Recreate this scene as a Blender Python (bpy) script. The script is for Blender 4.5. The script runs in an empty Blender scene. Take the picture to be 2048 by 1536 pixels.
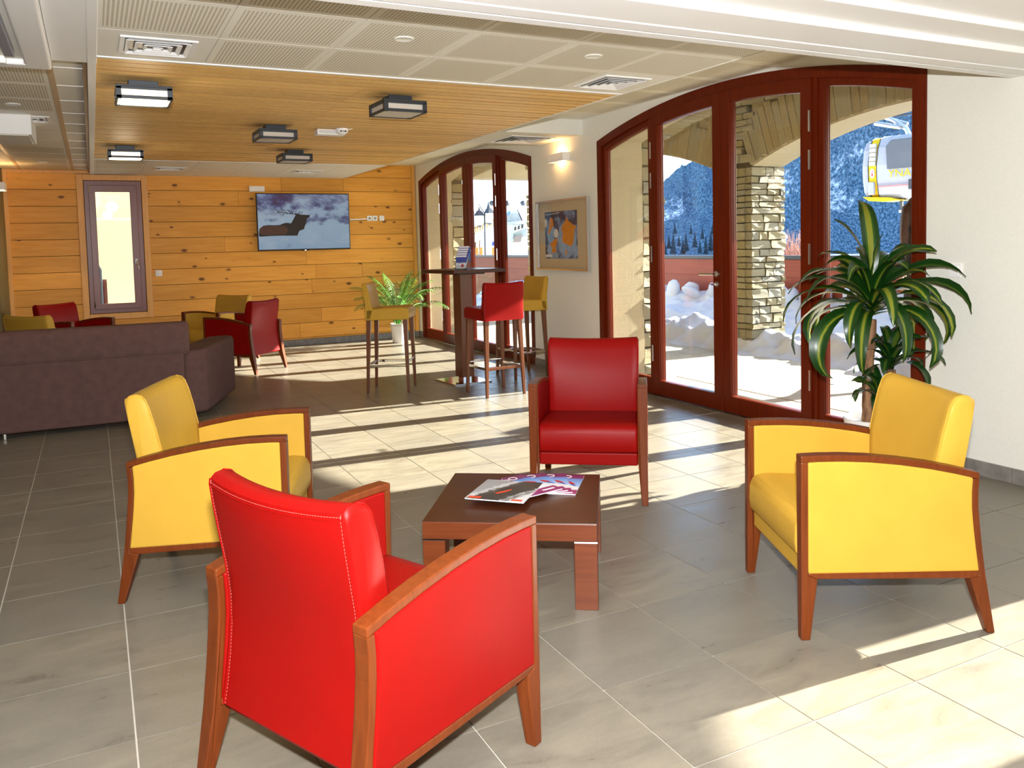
import bpy, bmesh, math, random
from math import sin, cos, tan, pi, radians, sqrt, atan2, hypot
from mathutils import Vector, Matrix
random.seed(7)
S = bpy.context.scene
COL = S.collection

# ------------------------------------------------------------------ camera
CAM_H = 1.4368
YAW, PITCH, ROLL = -0.47, -0.06208, 0.02428
FPX, CX, CY = 1654.75, 1028.09, 591.46
def _rot():
    cy, sy = cos(YAW), sin(YAW); cp, sp = cos(PITCH), sin(PITCH); cr, sr = cos(ROLL), sin(ROLL)
    return (Matrix(((cy, -sy, 0), (sy, cy, 0), (0, 0, 1))) @ Matrix(((1, 0, 0), (0, cp, -sp), (0, sp, cp)))
            @ Matrix(((cr, 0, sr), (0, 1, 0), (-sr, 0, cr))))
RC = _rot()
cam_d = bpy.data.cameras.new('camera'); cam = bpy.data.objects.new('camera', cam_d); COL.objects.link(cam)
cam_d.sensor_fit = 'HORIZONTAL'; cam_d.sensor_width = 36.0; cam_d.lens = FPX / 2048 * 36.0
cam_d.shift_x = (1024 - CX) / 2048; cam_d.shift_y = (CY - 768) / 2048
cam_d.clip_start = 0.05; cam_d.clip_end = 4000
MB3 = Matrix((RC.col[0], RC.col[2], -RC.col[1])).transposed()
cam.matrix_world = Matrix.Translation((0, 0, CAM_H)) @ MB3.to_4x4()
S.camera = cam
def far(px, py, depth):          # a real place that many metres away, for the distant scenery
    return Vector((0, 0, CAM_H)) + (RC @ Vector(((px - CX) / FPX, 1.0, -(py - CY) / FPX))) * depth

# ------------------------------------------------------------------ world, sun, flash, exposure
SUN_TAN = 0.412; SUN_SIDE = 0.048
SUN_E = atan2(SUN_TAN, 1.0)
w = bpy.data.worlds.new('sky'); S.world = w; w.use_nodes = True
nt = w.node_tree; nt.nodes.clear()
wo = nt.nodes.new('ShaderNodeOutputWorld'); bg = nt.nodes.new('ShaderNodeBackground'); sk = nt.nodes.new('ShaderNodeTexSky')
sk.sky_type = 'NISHITA'; sk.sun_disc = False; sk.sun_elevation = SUN_E; sk.sun_rotation = radians(96); sk.altitude = 1500
sk.air_density = 1.0; sk.dust_density = 1.6; sk.ozone_density = 1.5
bg.inputs['Strength'].default_value = 0.62
nt.links.new(sk.outputs[0], bg.inputs[0]); nt.links.new(bg.outputs[0], wo.inputs[0])
sd = bpy.data.lights.new('sun', 'SUN'); so = bpy.data.objects.new('sun', sd); COL.objects.link(so)
sd.energy = 30.0; sd.angle = radians(0.6); sd.color = (1.0, 0.955, 0.83)
sdir = Vector((-1.0, SUN_SIDE, -SUN_TAN)).normalized()
so.rotation_euler = sdir.to_track_quat('-Z', 'Y').to_euler(); so.location = (30, -3, 14)
# the photographer's flash, on top of the camera
fd = bpy.data.lights.new('camera_flash', 'AREA'); fo = bpy.data.objects.new('camera_flash', fd); COL.objects.link(fo)
fd.shape = 'RECTANGLE'; fd.size = 0.07; fd.size_y = 0.045; fd.energy = 190.0; fd.color = (0.97, 0.98, 1.0); fd.spread = radians(180)
fo.location = (0.0, -0.03, CAM_H + 0.19)
fo.rotation_euler = (RC @ Vector((0, 1, 0.0))).to_track_quat('-Z', 'Y').to_euler()
S.view_settings.view_transform = 'Standard'; S.view_settings.look = 'None'; S.view_settings.gamma = 1.0
S.view_settings.use_curve_mapping = False; S.view_settings.exposure = 0.60
cy_ = S.cycles
cy_.use_denoising = True
cy_.max_bounces = 8; cy_.diffuse_bounces = 5; cy_.glossy_bounces = 3; cy_.transparent_max_bounces = 16; cy_.transmission_bounces = 4
cy_.caustics_reflective = False; cy_.caustics_refractive = False; cy_.sample_clamp_indirect = 8.0

# ------------------------------------------------------------------ materials
def new_mat(name):
    m = bpy.data.materials.new(name); m.use_nodes = True
    t = m.node_tree; b = t.nodes['Principled BSDF']
    return m, t, b
def N(t, kind, **kw):
    n = t.nodes.new(kind)
    for k, v in kw.items(): setattr(n, k, v)
    return n
def L(t, a, b): t.links.new(a, b)
def MATH(t, op, a, b=None, c=None):
    n = t.nodes.new('ShaderNodeMath'); n.operation = op
    for i, v in enumerate((a, b, c)):
        if v is None: continue
        if isinstance(v, (int, float)): n.inputs[i].default_value = v
        else: t.links.new(v, n.inputs[i])
    return n.outputs[0]
def MIX(t, fac, a, b):
    n = t.nodes.new('ShaderNodeMix'); n.data_type = 'RGBA'
    if isinstance(fac, (int, float)): n.inputs[0].default_value = fac
    else: t.links.new(fac, n.inputs[0])
    for i, v in ((6, a), (7, b)):
        if isinstance(v, (tuple, list)): n.inputs[i].default_value = (v[0], v[1], v[2], 1)
        else: t.links.new(v, n.inputs[i])
    return n.outputs[2]
def RAMP(t, fac, stops):
    n = t.nodes.new('ShaderNodeValToRGB'); e = n.color_ramp.elements
    while len(e) < len(stops): e.new(0.5)
    for el, (p, c) in zip(e, stops):
        el.position = p; el.color = (c[0], c[1], c[2], 1) if isinstance(c, (tuple, list)) else (c, c, c, 1)
    t.links.new(fac, n.inputs[0]); return n.outputs[0]
def COORD(t, kind='Object', scale=(1, 1, 1), rnd=0.0):
    if kind == 'World': src = N(t, 'ShaderNodeNewGeometry').outputs['Position']
    else: src = N(t, 'ShaderNodeTexCoord').outputs[kind]
    if rnd:
        oi = N(t, 'ShaderNodeObjectInfo'); v = N(t, 'ShaderNodeVectorMath', operation='SCALE')
        cc = N(t, 'ShaderNodeCombineXYZ'); r = oi.outputs['Random']
        L(t, MATH(t, 'MULTIPLY', r, 37.0 * rnd), cc.inputs[0]); L(t, MATH(t, 'MULTIPLY', r, 91.0 * rnd), cc.inputs[1]); L(t, MATH(t, 'MULTIPLY', r, 53.0 * rnd), cc.inputs[2])
        ad = N(t, 'ShaderNodeVectorMath', operation='ADD'); L(t, src, ad.inputs[0]); L(t, cc.outputs[0], ad.inputs[1]); src = ad.outputs[0]
    mp = N(t, 'ShaderNodeMapping'); mp.inputs['Scale'].default_value = scale; L(t, src, mp.inputs[0]); return mp.outputs[0]
def NOISE(t, co, scale, detail=4, rough=0.55, dist=0.0):
    n = N(t, 'ShaderNodeTexNoise'); n.inputs['Scale'].default_value = scale; n.inputs['Detail'].default_value = detail
    n.inputs['Roughness'].default_value = rough; n.inputs['Distortion'].default_value = dist
    L(t, co, n.inputs['Vector']); return n.outputs['Fac']
def BUMP(t, b, h, strength=0.2, dist=0.01):
    n = N(t, 'ShaderNodeBump'); n.inputs['Strength'].default_value = strength; n.inputs['Distance'].default_value = dist
    L(t, h, n.inputs['Height']); L(t, n.outputs[0], b.inputs['Normal'])
def plain(name, c, rough=0.5, metal=0.0, spec=0.5, var=0.0, scale=20.0, bump=0.0, kind='Object'):
    m, t, b = new_mat(name)
    b.inputs['Base Color'].default_value = (*c, 1); b.inputs['Roughness'].default_value = rough
    b.inputs['Metallic'].default_value = metal; b.inputs['Specular IOR Level'].default_value = spec
    if var or bump:
        co = COORD(t, kind); f = NOISE(t, co, scale)
        if var:
            d = tuple(x * (1 - var) for x in c); l = tuple(min(1, x * (1 + var)) for x in c)
            L(t, RAMP(t, f, [(0.3, d), (0.7, l)]), b.inputs['Base Color'])
        if bump: BUMP(t, b, f, bump, 0.004)
    return m
def wood(name, c1, c2, axis=2, scale=3.0, rough=0.38, knots=False, kind='Object', rnd=0.0, spec=0.5, stretch=14.0):
    m, t, b = new_mat(name)
    sc = [stretch] * 3; sc[axis] = 1.0
    co = COORD(t, kind, tuple(sc), rnd)
    f = NOISE(t, co, scale, 6, 0.6, 0.4)
    col = RAMP(t, f, [(0.28, c1), (0.72, c2)])
    if knots:
        co2 = COORD(t, kind, (1.0, 1.0, 1.0), rnd)
        mp = N(t, 'ShaderNodeMapping'); mp.inputs['Scale'].default_value = (5.4, 0.0, 10.5); L(t, co2, mp.inputs[0])
        v = N(t, 'ShaderNodeTexVoronoi'); v.inputs['Scale'].default_value = 1.0; v.inputs['Randomness'].default_value = 1.0; L(t, mp.outputs[0], v.inputs['Vector'])
        sep = N(t, 'ShaderNodeSeparateColor'); L(t, v.outputs['Color'], sep.inputs[0])
        rad = MATH(t, 'MULTIPLY', MATH(t, 'POWER', sep.outputs[0], 2.3), 0.21)
        wob = MATH(t, 'MULTIPLY', MATH(t, 'SUBTRACT', NOISE(t, co2, 45, 2), 0.5), 0.12)
        k = MATH(t, 'LESS_THAN', MATH(t, 'ADD', v.outputs['Distance'], wob), rad)
        halo = MATH(t, 'SMOOTH_MIN', 1.0, MATH(t, 'MULTIPLY', MATH(t, 'MAXIMUM', MATH(t, 'SUBTRACT', MATH(t, 'MULTIPLY', rad, 1.9), v.outputs['Distance']), 0.0), 3.0), 0.1)
        col = MIX(t, halo, col, (0.40, 0.17, 0.045))
        col = MIX(t, MATH(t, 'MULTIPLY', k, 0.85), col, (0.14, 0.05, 0.015))
    if rnd:
        oi = N(t, 'ShaderNodeObjectInfo'); hs = N(t, 'ShaderNodeHueSaturation')
        L(t, MATH(t, 'ADD', 0.88, MATH(t, 'MULTIPLY', oi.outputs['Random'], 0.22)), hs.inputs['Value']); L(t, col, hs.inputs['Color']); col = hs.outputs[0]
    L(t, col, b.inputs['Base Color']); b.inputs['Roughness'].default_value = rough; b.inputs['Specular IOR Level'].default_value = spec
    BUMP(t, b, f, 0.06, 0.003)
    return m
def glass(name, tint=(1, 1, 1), refl=1.0):
    m = bpy.data.materials.new(name); m.use_nodes = True; t = m.node_tree; t.nodes.clear()
    o = N(t, 'ShaderNodeOutputMaterial'); mx = N(t, 'ShaderNodeMixShader'); tr = N(t, 'ShaderNodeBsdfTransparent'); gl = N(t, 'ShaderNodeBsdfGlossy')
    tr.inputs[0].default_value = (*tint, 1); gl.inputs['Roughness'].default_value = 0.0
    ge = N(t, 'ShaderNodeNewGeometry'); dt = N(t, 'ShaderNodeVectorMath', operation='DOT_PRODUCT'); L(t, ge.outputs['Normal'], dt.inputs[0]); L(t, ge.outputs['Incoming'], dt.inputs[1])
    om = MATH(t, 'SUBTRACT', 1.0, MATH(t, 'ABSOLUTE', dt.outputs['Value']))
    L(t, MATH(t, 'MULTIPLY', MATH(t, 'ADD', .045, MATH(t, 'MULTIPLY', MATH(t, 'POWER', om, 5.0), .9)), refl), mx.inputs[0]); L(t, tr.outputs[0], mx.inputs[1]); L(t, gl.outputs[0], mx.inputs[2]); L(t, mx.outputs[0], o.inputs[0])
    return m
def emit(name, c, s):
    m, t, b = new_mat(name); b.inputs['Base Color'].default_value = (*c, 1)
    b.inputs['Emission Color'].default_value = (*c, 1); b.inputs['Emission Strength'].default_value = s; return m
def leather(name, c):
    m, t, b = new_mat(name)
    co = COORD(t, 'Object'); f = NOISE(t, co, 260, 3, 0.6); g = NOISE(t, co, 6, 3)
    L(t, RAMP(t, g, [(0.3, tuple(x * 0.93 for x in c)), (0.7, c)]), b.inputs['Base Color'])
    b.inputs['Roughness'].default_value = 0.42; b.inputs['Specular IOR Level'].default_value = 0.10
    BUMP(t, b, f, 0.10, 0.0012); return m

M = {}
M['plaster'] = plain('white_plaster', (0.80, 0.79, 0.715), 0.75, var=0.02, scale=60, bump=0.05, kind='World')
M['plaster_out'] = plain('beige_plaster', (0.40, 0.335, 0.205), 0.85, var=0.06, scale=90, bump=0.25, kind='World')
M['white'] = plain('white_paint', (0.90, 0.89, 0.87), 0.5)
M['yellow'] = leather('yellow_leather', (0.52, 0.300, 0.038))
M['red'] = leather('red_leather', (0.235, 0.0034, 0.0024))
M['thread_y'] = plain('pale_yellow_thread', (0.80, 0.58, 0.16), 0.6)
M['thread_r'] = plain('pink_thread', (0.50, 0.09, 0.07), 0.6)
M['chairwood'] = wood('chair_beech', (0.098, 0.020, 0.0038), (0.150, 0.033, 0.0068), axis=2, scale=5, rough=0.34, rnd=0.3, spec=0.2)
M['stoolwood'] = wood('stool_beech', (0.10, 0.029, 0.009), (0.16, 0.05, 0.015), axis=2, scale=5, rough=0.32)
M['tablewood'] = wood('table_top_wood', (0.050, 0.0125, 0.0045), (0.070, 0.018, 0.0065), axis=0, scale=2.2, rough=0.3, spec=0.28)
M['tableside'] = wood('table_side_wood', (0.095, 0.020, 0.0045), (0.15, 0.034, 0.008), axis=0, scale=3, rough=0.35, spec=0.35)
M['frame'] = wood('door_frame_wood', (0.090, 0.0095, 0.0018), (0.135, 0.0155, 0.003), axis=2, scale=3.0, rough=0.3, kind='World', spec=0.12)
M['frame2'] = wood('back_window_wood', (0.16, 0.035, 0.018), (0.23, 0.055, 0.028), axis=2, scale=3.0, rough=0.35, kind='World')
M['pine'] = wood('pine_planks', (0.74, 0.325, 0.052), (0.88, 0.43, 0.085), axis=0, scale=2.2, spec=0.15, rough=0.42, knots=True, rnd=0.5, kind='Object')
M['pinetrim'] = wood('pine_trim', (0.74, 0.34, 0.06), (0.86, 0.43, 0.09), axis=2, scale=3, rough=0.45)
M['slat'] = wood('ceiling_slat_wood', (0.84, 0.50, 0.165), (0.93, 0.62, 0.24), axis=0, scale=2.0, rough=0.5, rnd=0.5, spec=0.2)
M['slatedge_shade'] = plain('slat_gap_shade_brown', (0.42, 0.20, 0.055), 0.8)  # gap shade between slats, put into the colour of their side faces
M['gap'] = plain('dark_void', (0.045, 0.03, 0.02), 0.9)
M['metal'] = plain('brushed_steel', (0.62, 0.60, 0.57), 0.28, 1.0)
M['chrome'] = plain('chrome', (0.78, 0.77, 0.75), 0.08, 1.0)
M['alu'] = plain('aluminium_frame', (0.72, 0.72, 0.72), 0.22, 1.0)
M['black'] = plain('black_plastic', (0.012, 0.012, 0.014), 0.4)
M['lamp'] = plain('anthracite_metal', (0.045, 0.052, 0.062), 0.45, 0.3)
M['glass'] = glass('window_glass', (0.97, 0.98, 0.97), 1.3)
M['acrylic'] = glass('clear_acrylic', (0.93, 0.95, 0.96), 1.0)
M['sofa'] = plain('mauve_brown_fabric', (0.115, 0.062, 0.054), 0.95, spec=0.15, var=0.12, scale=14, bump=0.2)
M['baseboard'] = plain('grey_skirting_tile', (0.20, 0.185, 0.165), 0.5, var=0.25, scale=14, kind='World')
M['grout'] = plain('pale_grout', (0.50, 0.46, 0.38), 0.9)
M['pot'] = plain('white_ceramic', (0.85, 0.84, 0.80), 0.3)
M['soil'] = plain('dark_soil', (0.03, 0.02, 0.014), 0.95, var=0.4, scale=60, bump=0.6)
M['snow'] = plain('snow', (0.55, 0.575, 0.62), 0.8, var=0.04, scale=5, bump=0.5, kind='World')
M['dirtysnow'] = plain('wet_packed_snow', (0.78, 0.77, 0.76), 0.6, var=0.10, scale=1.6, bump=0.3, kind='World')
M['grey'] = plain('grey_concrete', (0.40, 0.42, 0.40), 0.8, var=0.1, scale=3)
M['palegrey'] = plain('pale_cladding', (0.66, 0.68, 0.68), 0.7, var=0.06, scale=2)
M['parapet'] = wood('parapet_boards', (0.22, 0.034, 0.010), (0.31, 0.055, 0.017), axis=1, scale=1.3, rough=0.6, kind='World')

def m_tile():
    m, t, b = new_mat('floor_tile_ceramic')
    co = COORD(t, 'Object', (1, 1, 1), 1.0); co2 = COORD(t, 'Object', (1.0, 3.4, 1), 1.0)
    f = NOISE(t, co2, 3.2, 7, 0.68, 0.6); g = NOISE(t, co, 55, 4, 0.7)
    oi = N(t, 'ShaderNodeObjectInfo')
    a = RAMP(t, f, [(0.30, (0.118, 0.101, 0.073)), (0.50, (0.178, 0.156, 0.117)), (0.72, (0.24, 0.206, 0.146))])
    a2 = MIX(t, MATH(t, 'MULTIPLY', oi.outputs['Random'], 0.55), a, (0.145, 0.132, 0.112))
    c = MIX(t, MATH(t, 'MULTIPLY', g, 0.35), a2, (0.25, 0.225, 0.18))
    L(t, c, b.inputs['Base Color']); b.inputs['Specular IOR Level'].default_value = 0.45
    L(t, RAMP(t, f, [(0.3, 0.26), (0.7, 0.42)]), b.inputs['Roughness'])
    BUMP(t, b, MATH(t, 'ADD', g, MATH(t, 'MULTIPLY', f, 0.6)), 0.22, 0.003); return m
M['tile'] = m_tile()
def m_perf(name, border, hole=0.33):
    m, t, b = new_mat(name)
    tc = N(t, 'ShaderNodeTexCoord'); sp = N(t, 'ShaderNodeSeparateXYZ'); L(t, tc.outputs['Object'], sp.inputs[0])
    def cell(o): return MATH(t, 'SUBTRACT', MATH(t, 'FRACT', MATH(t, 'MULTIPLY', o, 1 / 0.0185)), 0.5)
    a, c = cell(sp.outputs[0]), cell(sp.outputs[1])
    d = MATH(t, 'SQRT', MATH(t, 'ADD', MATH(t, 'MULTIPLY', a, a), MATH(t, 'MULTIPLY', c, c)))
    k = MATH(t, 'LESS_THAN', d, hole)
    inn = MATH(t, 'MULTIPLY', MATH(t, 'LESS_THAN', MATH(t, 'ABSOLUTE', sp.outputs[0]), border), MATH(t, 'LESS_THAN', MATH(t, 'ABSOLUTE', sp.outputs[1]), border))
    k = MATH(t, 'MULTIPLY', k, inn)
    L(t, MIX(t, k, (0.86, 0.82, 0.70), (0.40, 0.33, 0.20)), b.inputs['Base Color']); b.inputs['Roughness'].default_value = 0.7
    return m
M['perf'] = m_perf('perforated_panel', 0.252)
M['panelplain'] = plain('plain_ceiling_panel', (0.85, 0.82, 0.73), 0.6)
def m_stone(name, c1, c2, c3):
    m, t, b = new_mat(name)
    oi = N(t, 'ShaderNodeObjectInfo'); co = COORD(t, 'Object', (1, 1, 1), 1.0)
    f = NOISE(t, co, 9, 6, 0.65); g = NOISE(t, co, 40, 5, 0.7)
    base = RAMP(t, oi.outputs['Random'], [(0.0, c1), (0.5, c2), (1.0, c3)])
    col = MIX(t, MATH(t, 'MULTIPLY', f, 0.5), base, tuple(x * 1.5 for x in c2))
    L(t, col, b.inputs['Base Color']); b.inputs['Roughness'].default_value = 0.8
    BUMP(t, b, MATH(t, 'ADD', f, MATH(t, 'MULTIPLY', g, 0.5)), 1.0, 0.05); return m
M['stone'] = m_stone('schist_stone', (0.42, 0.33, 0.14), (0.50, 0.42, 0.23), (0.40, 0.40, 0.34))
M['vous'] = m_stone('schist_voussoir', (0.46, 0.34, 0.15), (0.52, 0.42, 0.22), (0.42, 0.39, 0.27))
M['mortar'] = plain('brown_mortar', (0.12, 0.095, 0.055), 0.95, var=0.2, scale=30, kind='World')
def m_paver():
    m, t, b = new_mat('patio_paver_stone')
    co = COORD(t, 'Object', (1, 1, 1), 1.0); f = NOISE(t, co, 6, 6, 0.7)
    L(t, RAMP(t, f, [(0.3, (0.42, 0.36, 0.25)), (0.7, (0.56, 0.50, 0.37))]), b.inputs['Base Color']); b.inputs['Roughness'].default_value = 0.85; return m
M['paver'] = m_paver()
def m_mountain():
    m, t, b = new_mat('snowy_forest_slope')
    def uv(sc):
        mp = N(t, 'ShaderNodeMapping'); mp.inputs['Scale'].default_value = sc; L(t, N(t, 'ShaderNodeTexCoord').outputs['UV'], mp.inputs[0]); return mp.outputs[0]
    f = NOISE(t, uv((.016, .010, 1)), 1.0, 6, .62, .5); g = NOISE(t, uv((.30, .14, 1)), 1.0, 4, .75); h = NOISE(t, uv((.62, .22, 1)), 1.0, 3, .75)
    tree = MIX(t, RAMP(t, h, [(.40, 0.0), (.68, 1.0)]), (0.028, 0.068, 0.105), (0.20, 0.30, 0.38))
    snow = MIX(t, RAMP(t, g, [(.40, 0.0), (.58, 1.0)]), (0.05, 0.10, 0.14), (0.82, 0.86, 0.90))
    k = RAMP(t, MATH(t, 'ADD', f, MATH(t, 'MULTIPLY', g, .25)), [(.70, 0.0), (.80, 1.0)])
    L(t, MIX(t, k, tree, snow), b.inputs['Base Color']); b.inputs['Roughness'].default_value = 0.95; b.inputs['Specular IOR Level'].default_value = 0.0
    return m
M['mountain'] = m_mountain()
def m_leaf(name, edge, mid, stripe):
    m, t, b = new_mat(name)
    uv = N(t, 'ShaderNodeTexCoord'); sp = N(t, 'ShaderNodeSeparateXYZ'); L(t, uv.outputs['UV'], sp.inputs[0])
    d = MATH(t, 'ABSOLUTE', MATH(t, 'SUBTRACT', sp.outputs[0], 0.5))
    mp = N(t, 'ShaderNodeMapping'); mp.inputs['Scale'].default_value = (26, 1.2, 1); L(t, uv.outputs['UV'], mp.inputs[0])
    n = NOISE(t, mp.outputs[0], 1.0, 3)
    d2 = MATH(t, 'ADD', d, MATH(t, 'MULTIPLY', MATH(t, 'SUBTRACT', n, 0.5), 0.10))
    oi = N(t, 'ShaderNodeObjectInfo')
    wdt = MATH(t, 'ADD', 0.02, MATH(t, 'MULTIPLY', oi.outputs['Random'], 0.17))
    k = MATH(t, 'LESS_THAN', d2, wdt); k2 = MATH(t, 'LESS_THAN', d2, MATH(t, 'ADD', wdt, 0.10))
    c = MIX(t, MATH(t, 'MULTIPLY', k2, 0.6), edge, mid); c = MIX(t, MATH(t, 'MULTIPLY', k, stripe), c, (0.24, 0.25, 0.022))
    L(t, c, b.inputs['Base Color']); b.inputs['Roughness'].default_value = 0.33
    return m
M['leaf'] = m_leaf('dracaena_leaf', (0.007, 0.040, 0.004), (0.032, 0.115, 0.010), 0.9)
M['leafdark'] = m_leaf('dracaena_young_leaf', (0.005, 0.032, 0.004), (0.018, 0.07, 0.008), 0.2)
M['palm'] = plain('palm_leaf', (0.065, 0.19, 0.018), 0.4, var=0.5, scale=9)
M['palmdark'] = plain('dry_palm_leaf', (0.035, 0.045, 0.02), 0.6)
def m_trunk():
    m, t, b = new_mat('cane_bark')
    f = NOISE(t, COORD(t, 'Object', (30, 30, 9)), 1.0, 4, 0.6); g = NOISE(t, COORD(t, 'Object', (3, 3, 40)), 1.0, 2)
    L(t, RAMP(t, f, [(0.35, (0.10, 0.045, 0.02)), (0.65, (0.36, 0.19, 0.09))]), b.inputs['Base Color']); b.inputs['Roughness'].default_value = 0.85
    BUMP(t, b, MATH(t, 'ADD', f, g), 0.7, 0.01); return m
M['trunk'] = m_trunk()

# ------------------------------------------------------------------ mesh builder
class MB:
    def __init__(s): s.v = []; s.f = []; s.uv = None; s.mi = []
    def add(s, vs, fs):
        o = len(s.v); s.v += [tuple(x) for x in vs]; s.f += [tuple(i + o for i in f) for f in fs]; return s
    def box(s, x0, x1, y0, y1, z0, z1, mat=None):
        vs = [(x, y, z) for x in (x0, x1) for y in (y0, y1) for z in (z0, z1)]
        if mat is not None: vs = [mat @ Vector(p) for p in vs]
        return s.add(vs, [(0, 1, 3, 2), (4, 6, 7, 5), (0, 4, 5, 1), (2, 3, 7, 6), (0, 2, 6, 4), (1, 5, 7, 3)])
    def prism(s, pts, axis, a, b):
        def P(p, d): return (d, p[0], p[1]) if axis == 'x' else ((p[0], d, p[1]) if axis == 'y' else (p[0], p[1], d))
        n = len(pts); vs = [P(p, a) for p in pts] + [P(p, b) for p in pts]
        return s.add(vs, [tuple(range(n)), tuple(range(2 * n - 1, n - 1, -1))] + [(i, (i + 1) % n, n + (i + 1) % n, n + i) for i in range(n)])
    def ring(s, outer, inner, axis, a, b):     # closed frame between two loops with the same number of points
        def P(p, d): return (d, p[0], p[1]) if axis == 'x' else ((p[0], d, p[1]) if axis == 'y' else (p[0], p[1], d))
        n = len(outer); vs = [P(p, a) for p in outer] + [P(p, a) for p in inner] + [P(p, b) for p in outer] + [P(p, b) for p in inner]
        fs = []
        for i in range(n):
            j = (i + 1) % n
            fs += [(i, j, n + j, n + i), (2 * n + i, 3 * n + i, 3 * n + j, 2 * n + j), (i, 2 * n + i, 2 * n + j, j), (n + i, n + j, 3 * n + j, 3 * n + i)]
        return s.add(vs, fs)
    def tube(s, path, r, n=8, cap=True):
        path = [Vector(p) for p in path]; k = len(path); rs = r if isinstance(r, (list, tuple)) else [r] * k
        vs = []; up = None
        for i, p in enumerate(path):
            d = (path[min(i + 1, k - 1)] - path[max(i - 1, 0)]).normalized()
            if up is None: up = Vector((0, 0, 1)) if abs(d.z) < 0.9 else Vector((1, 0, 0))
            a = d.cross(up).normalized(); bb = a.cross(d).normalized(); up = bb
            for j in range(n):
                q = 2 * pi * j / n; vs.append(p + (a * cos(q) + bb * sin(q)) * rs[i])
        fs = [(i * n + j, i * n + (j + 1) % n, (i + 1) * n + (j + 1) % n, (i + 1) * n + j) for i in range(k - 1) for j in range(n)]
        if cap: fs += [tuple(range(n - 1, -1, -1)), tuple(range((k - 1) * n, k * n))]
        return s.add(vs, fs)
    def lathe(s, prof, n=24, c=(0, 0)):
        k = len(prof); vs = [(c[0] + r * cos(2 * pi * j / n), c[1] + r * sin(2 * pi * j / n), z) for r, z in prof for j in range(n)]
        fs = [(i * n + j, i * n + (j + 1) % n, (i + 1) * n + (j + 1) % n, (i + 1) * n + j) for i in range(k - 1) for j in range(n)]
        fs += [tuple(range(n - 1, -1, -1)), tuple(range((k - 1) * n, k * n))]
        return s.add(vs, fs)
    def ellipsoid(s, c, r, n=12, m=8, mat=None):
        vs = []; 
        for i in range(m + 1):
            a = pi * i / m
            for j in range(n):
                q = 2 * pi * j / n; p = Vector((r[0] * sin(a) * cos(q), r[1] * sin(a) * sin(q), r[2] * cos(a)))
                if mat is not None: p = mat @ p
                vs.append(p + Vector(c))
        return s.add(vs, [(i * n + j, (i + 1) * n + j, (i + 1) * n + (j + 1) % n, i * n + (j + 1) % n) for i in range(m) for j in range(n)])
    def mesh(s, name, mat, smooth=False):
        me = bpy.data.meshes.new(name); me.from_pydata(s.v, [], s.f)
        if s.uv: 
            ul = me.uv_layers.new(name='UVMap')
            for lp in me.loops: ul.data[lp.index].uv = s.uv[lp.vertex_index]
        bm = bmesh.new(); bm.from_mesh(me); bmesh.ops.remove_doubles(bm, verts=bm.verts, dist=1e-6) if not s.uv else None
        bmesh.ops.recalc_face_normals(bm, faces=bm.faces); bm.to_mesh(me); bm.free()
        me.materials.append(mat)
        if smooth:
            for p in me.polygons: p.use_smooth = True
            me.set_sharp_from_angle(angle=radians(38))
        return me
    def build(s, name, mat, parent=None, smooth=False, bevel=0.0, seg=2, loc=None, rotz=None):
        o = bpy.data.objects.new(name, s.mesh(name, mat, smooth)); COL.objects.link(o)
        if parent is not None: o.parent = parent
        if bevel:
            b = o.modifiers.new('bevel', 'BEVEL'); b.width = bevel; b.segments = seg; b.limit_method = 'ANGLE'; b.angle_limit = radians(35)
            b.harden_normals = False
        if loc is not None: o.location = loc
        if rotz is not None: o.rotation_euler = (0, 0, rotz)
        return o
def tag(o, label=None, cat=None, group=None, kind=None):
    if label: o['label'] = label
    if cat: o['category'] = cat
    if group: o['group'] = group
    if kind: o['kind'] = kind
    return o
def empty(name, loc=(0, 0, 0), rz=0.0, label=None, cat=None, group=None, kind=None, parent=None):
    o = bpy.data.objects.new(name, None); COL.objects.link(o); o.location = loc; o.rotation_euler = (0, 0, rz); o.empty_display_size = 0.1
    if parent is not None: o.parent = parent
    return tag(o, label, cat, group, kind)
def inst(name, me, parent=None, loc=(0, 0, 0), rot=(0, 0, 0), scale=(1, 1, 1)):
    o = bpy.data.objects.new(name, me); COL.objects.link(o); o.location = loc; o.rotation_euler = rot; o.scale = scale
    if parent is not None: o.parent = parent
    return o
KIDS = None
def copy_tree(root, loc, rz, label, group=None, swap=None):
    r = root.copy(); COL.objects.link(r); r.location = loc; r.rotation_euler = (0, 0, rz); r['label'] = label
    if group: r['group'] = group
    for ch in list(root.children):
        c = ch.copy(); COL.objects.link(c); c.parent = r
        if swap and c.data and c.data.materials:
            if c.data.materials[0] in swap:
                c.data = c.data.copy(); c.data.materials[0] = swap[c.data.materials[0]]
        for g in list(ch.children):
            d = g.copy(); COL.objects.link(d); d.parent = c
            if swap and d.data and d.data.materials and d.data.materials[0] in swap:
                d.data = d.data.copy(); d.data.materials[0] = swap[d.data.materials[0]]
    return r
def text(name, s, size, mat, parent=None, loc=(0, 0, 0), rot=(0, 0, 0), extrude=0.0004, align='CENTER'):
    cu = bpy.data.curves.new(name, 'FONT'); cu.body = s; cu.size = size; cu.extrude = extrude; cu.align_x = align; cu.align_y = 'CENTER'
    t0 = bpy.data.objects.new(name, cu); COL.objects.link(t0); me = bpy.data.meshes.new_from_object(t0.evaluated_get(bpy.context.evaluated_depsgraph_get()))
    bpy.data.objects.remove(t0); me.name = name; me.materials.clear(); me.materials.append(mat)
    o = bpy.data.objects.new(name, me); COL.objects.link(o); o.location = loc; o.rotation_euler = rot
    if parent is not None: o.parent = parent
    return o
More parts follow.
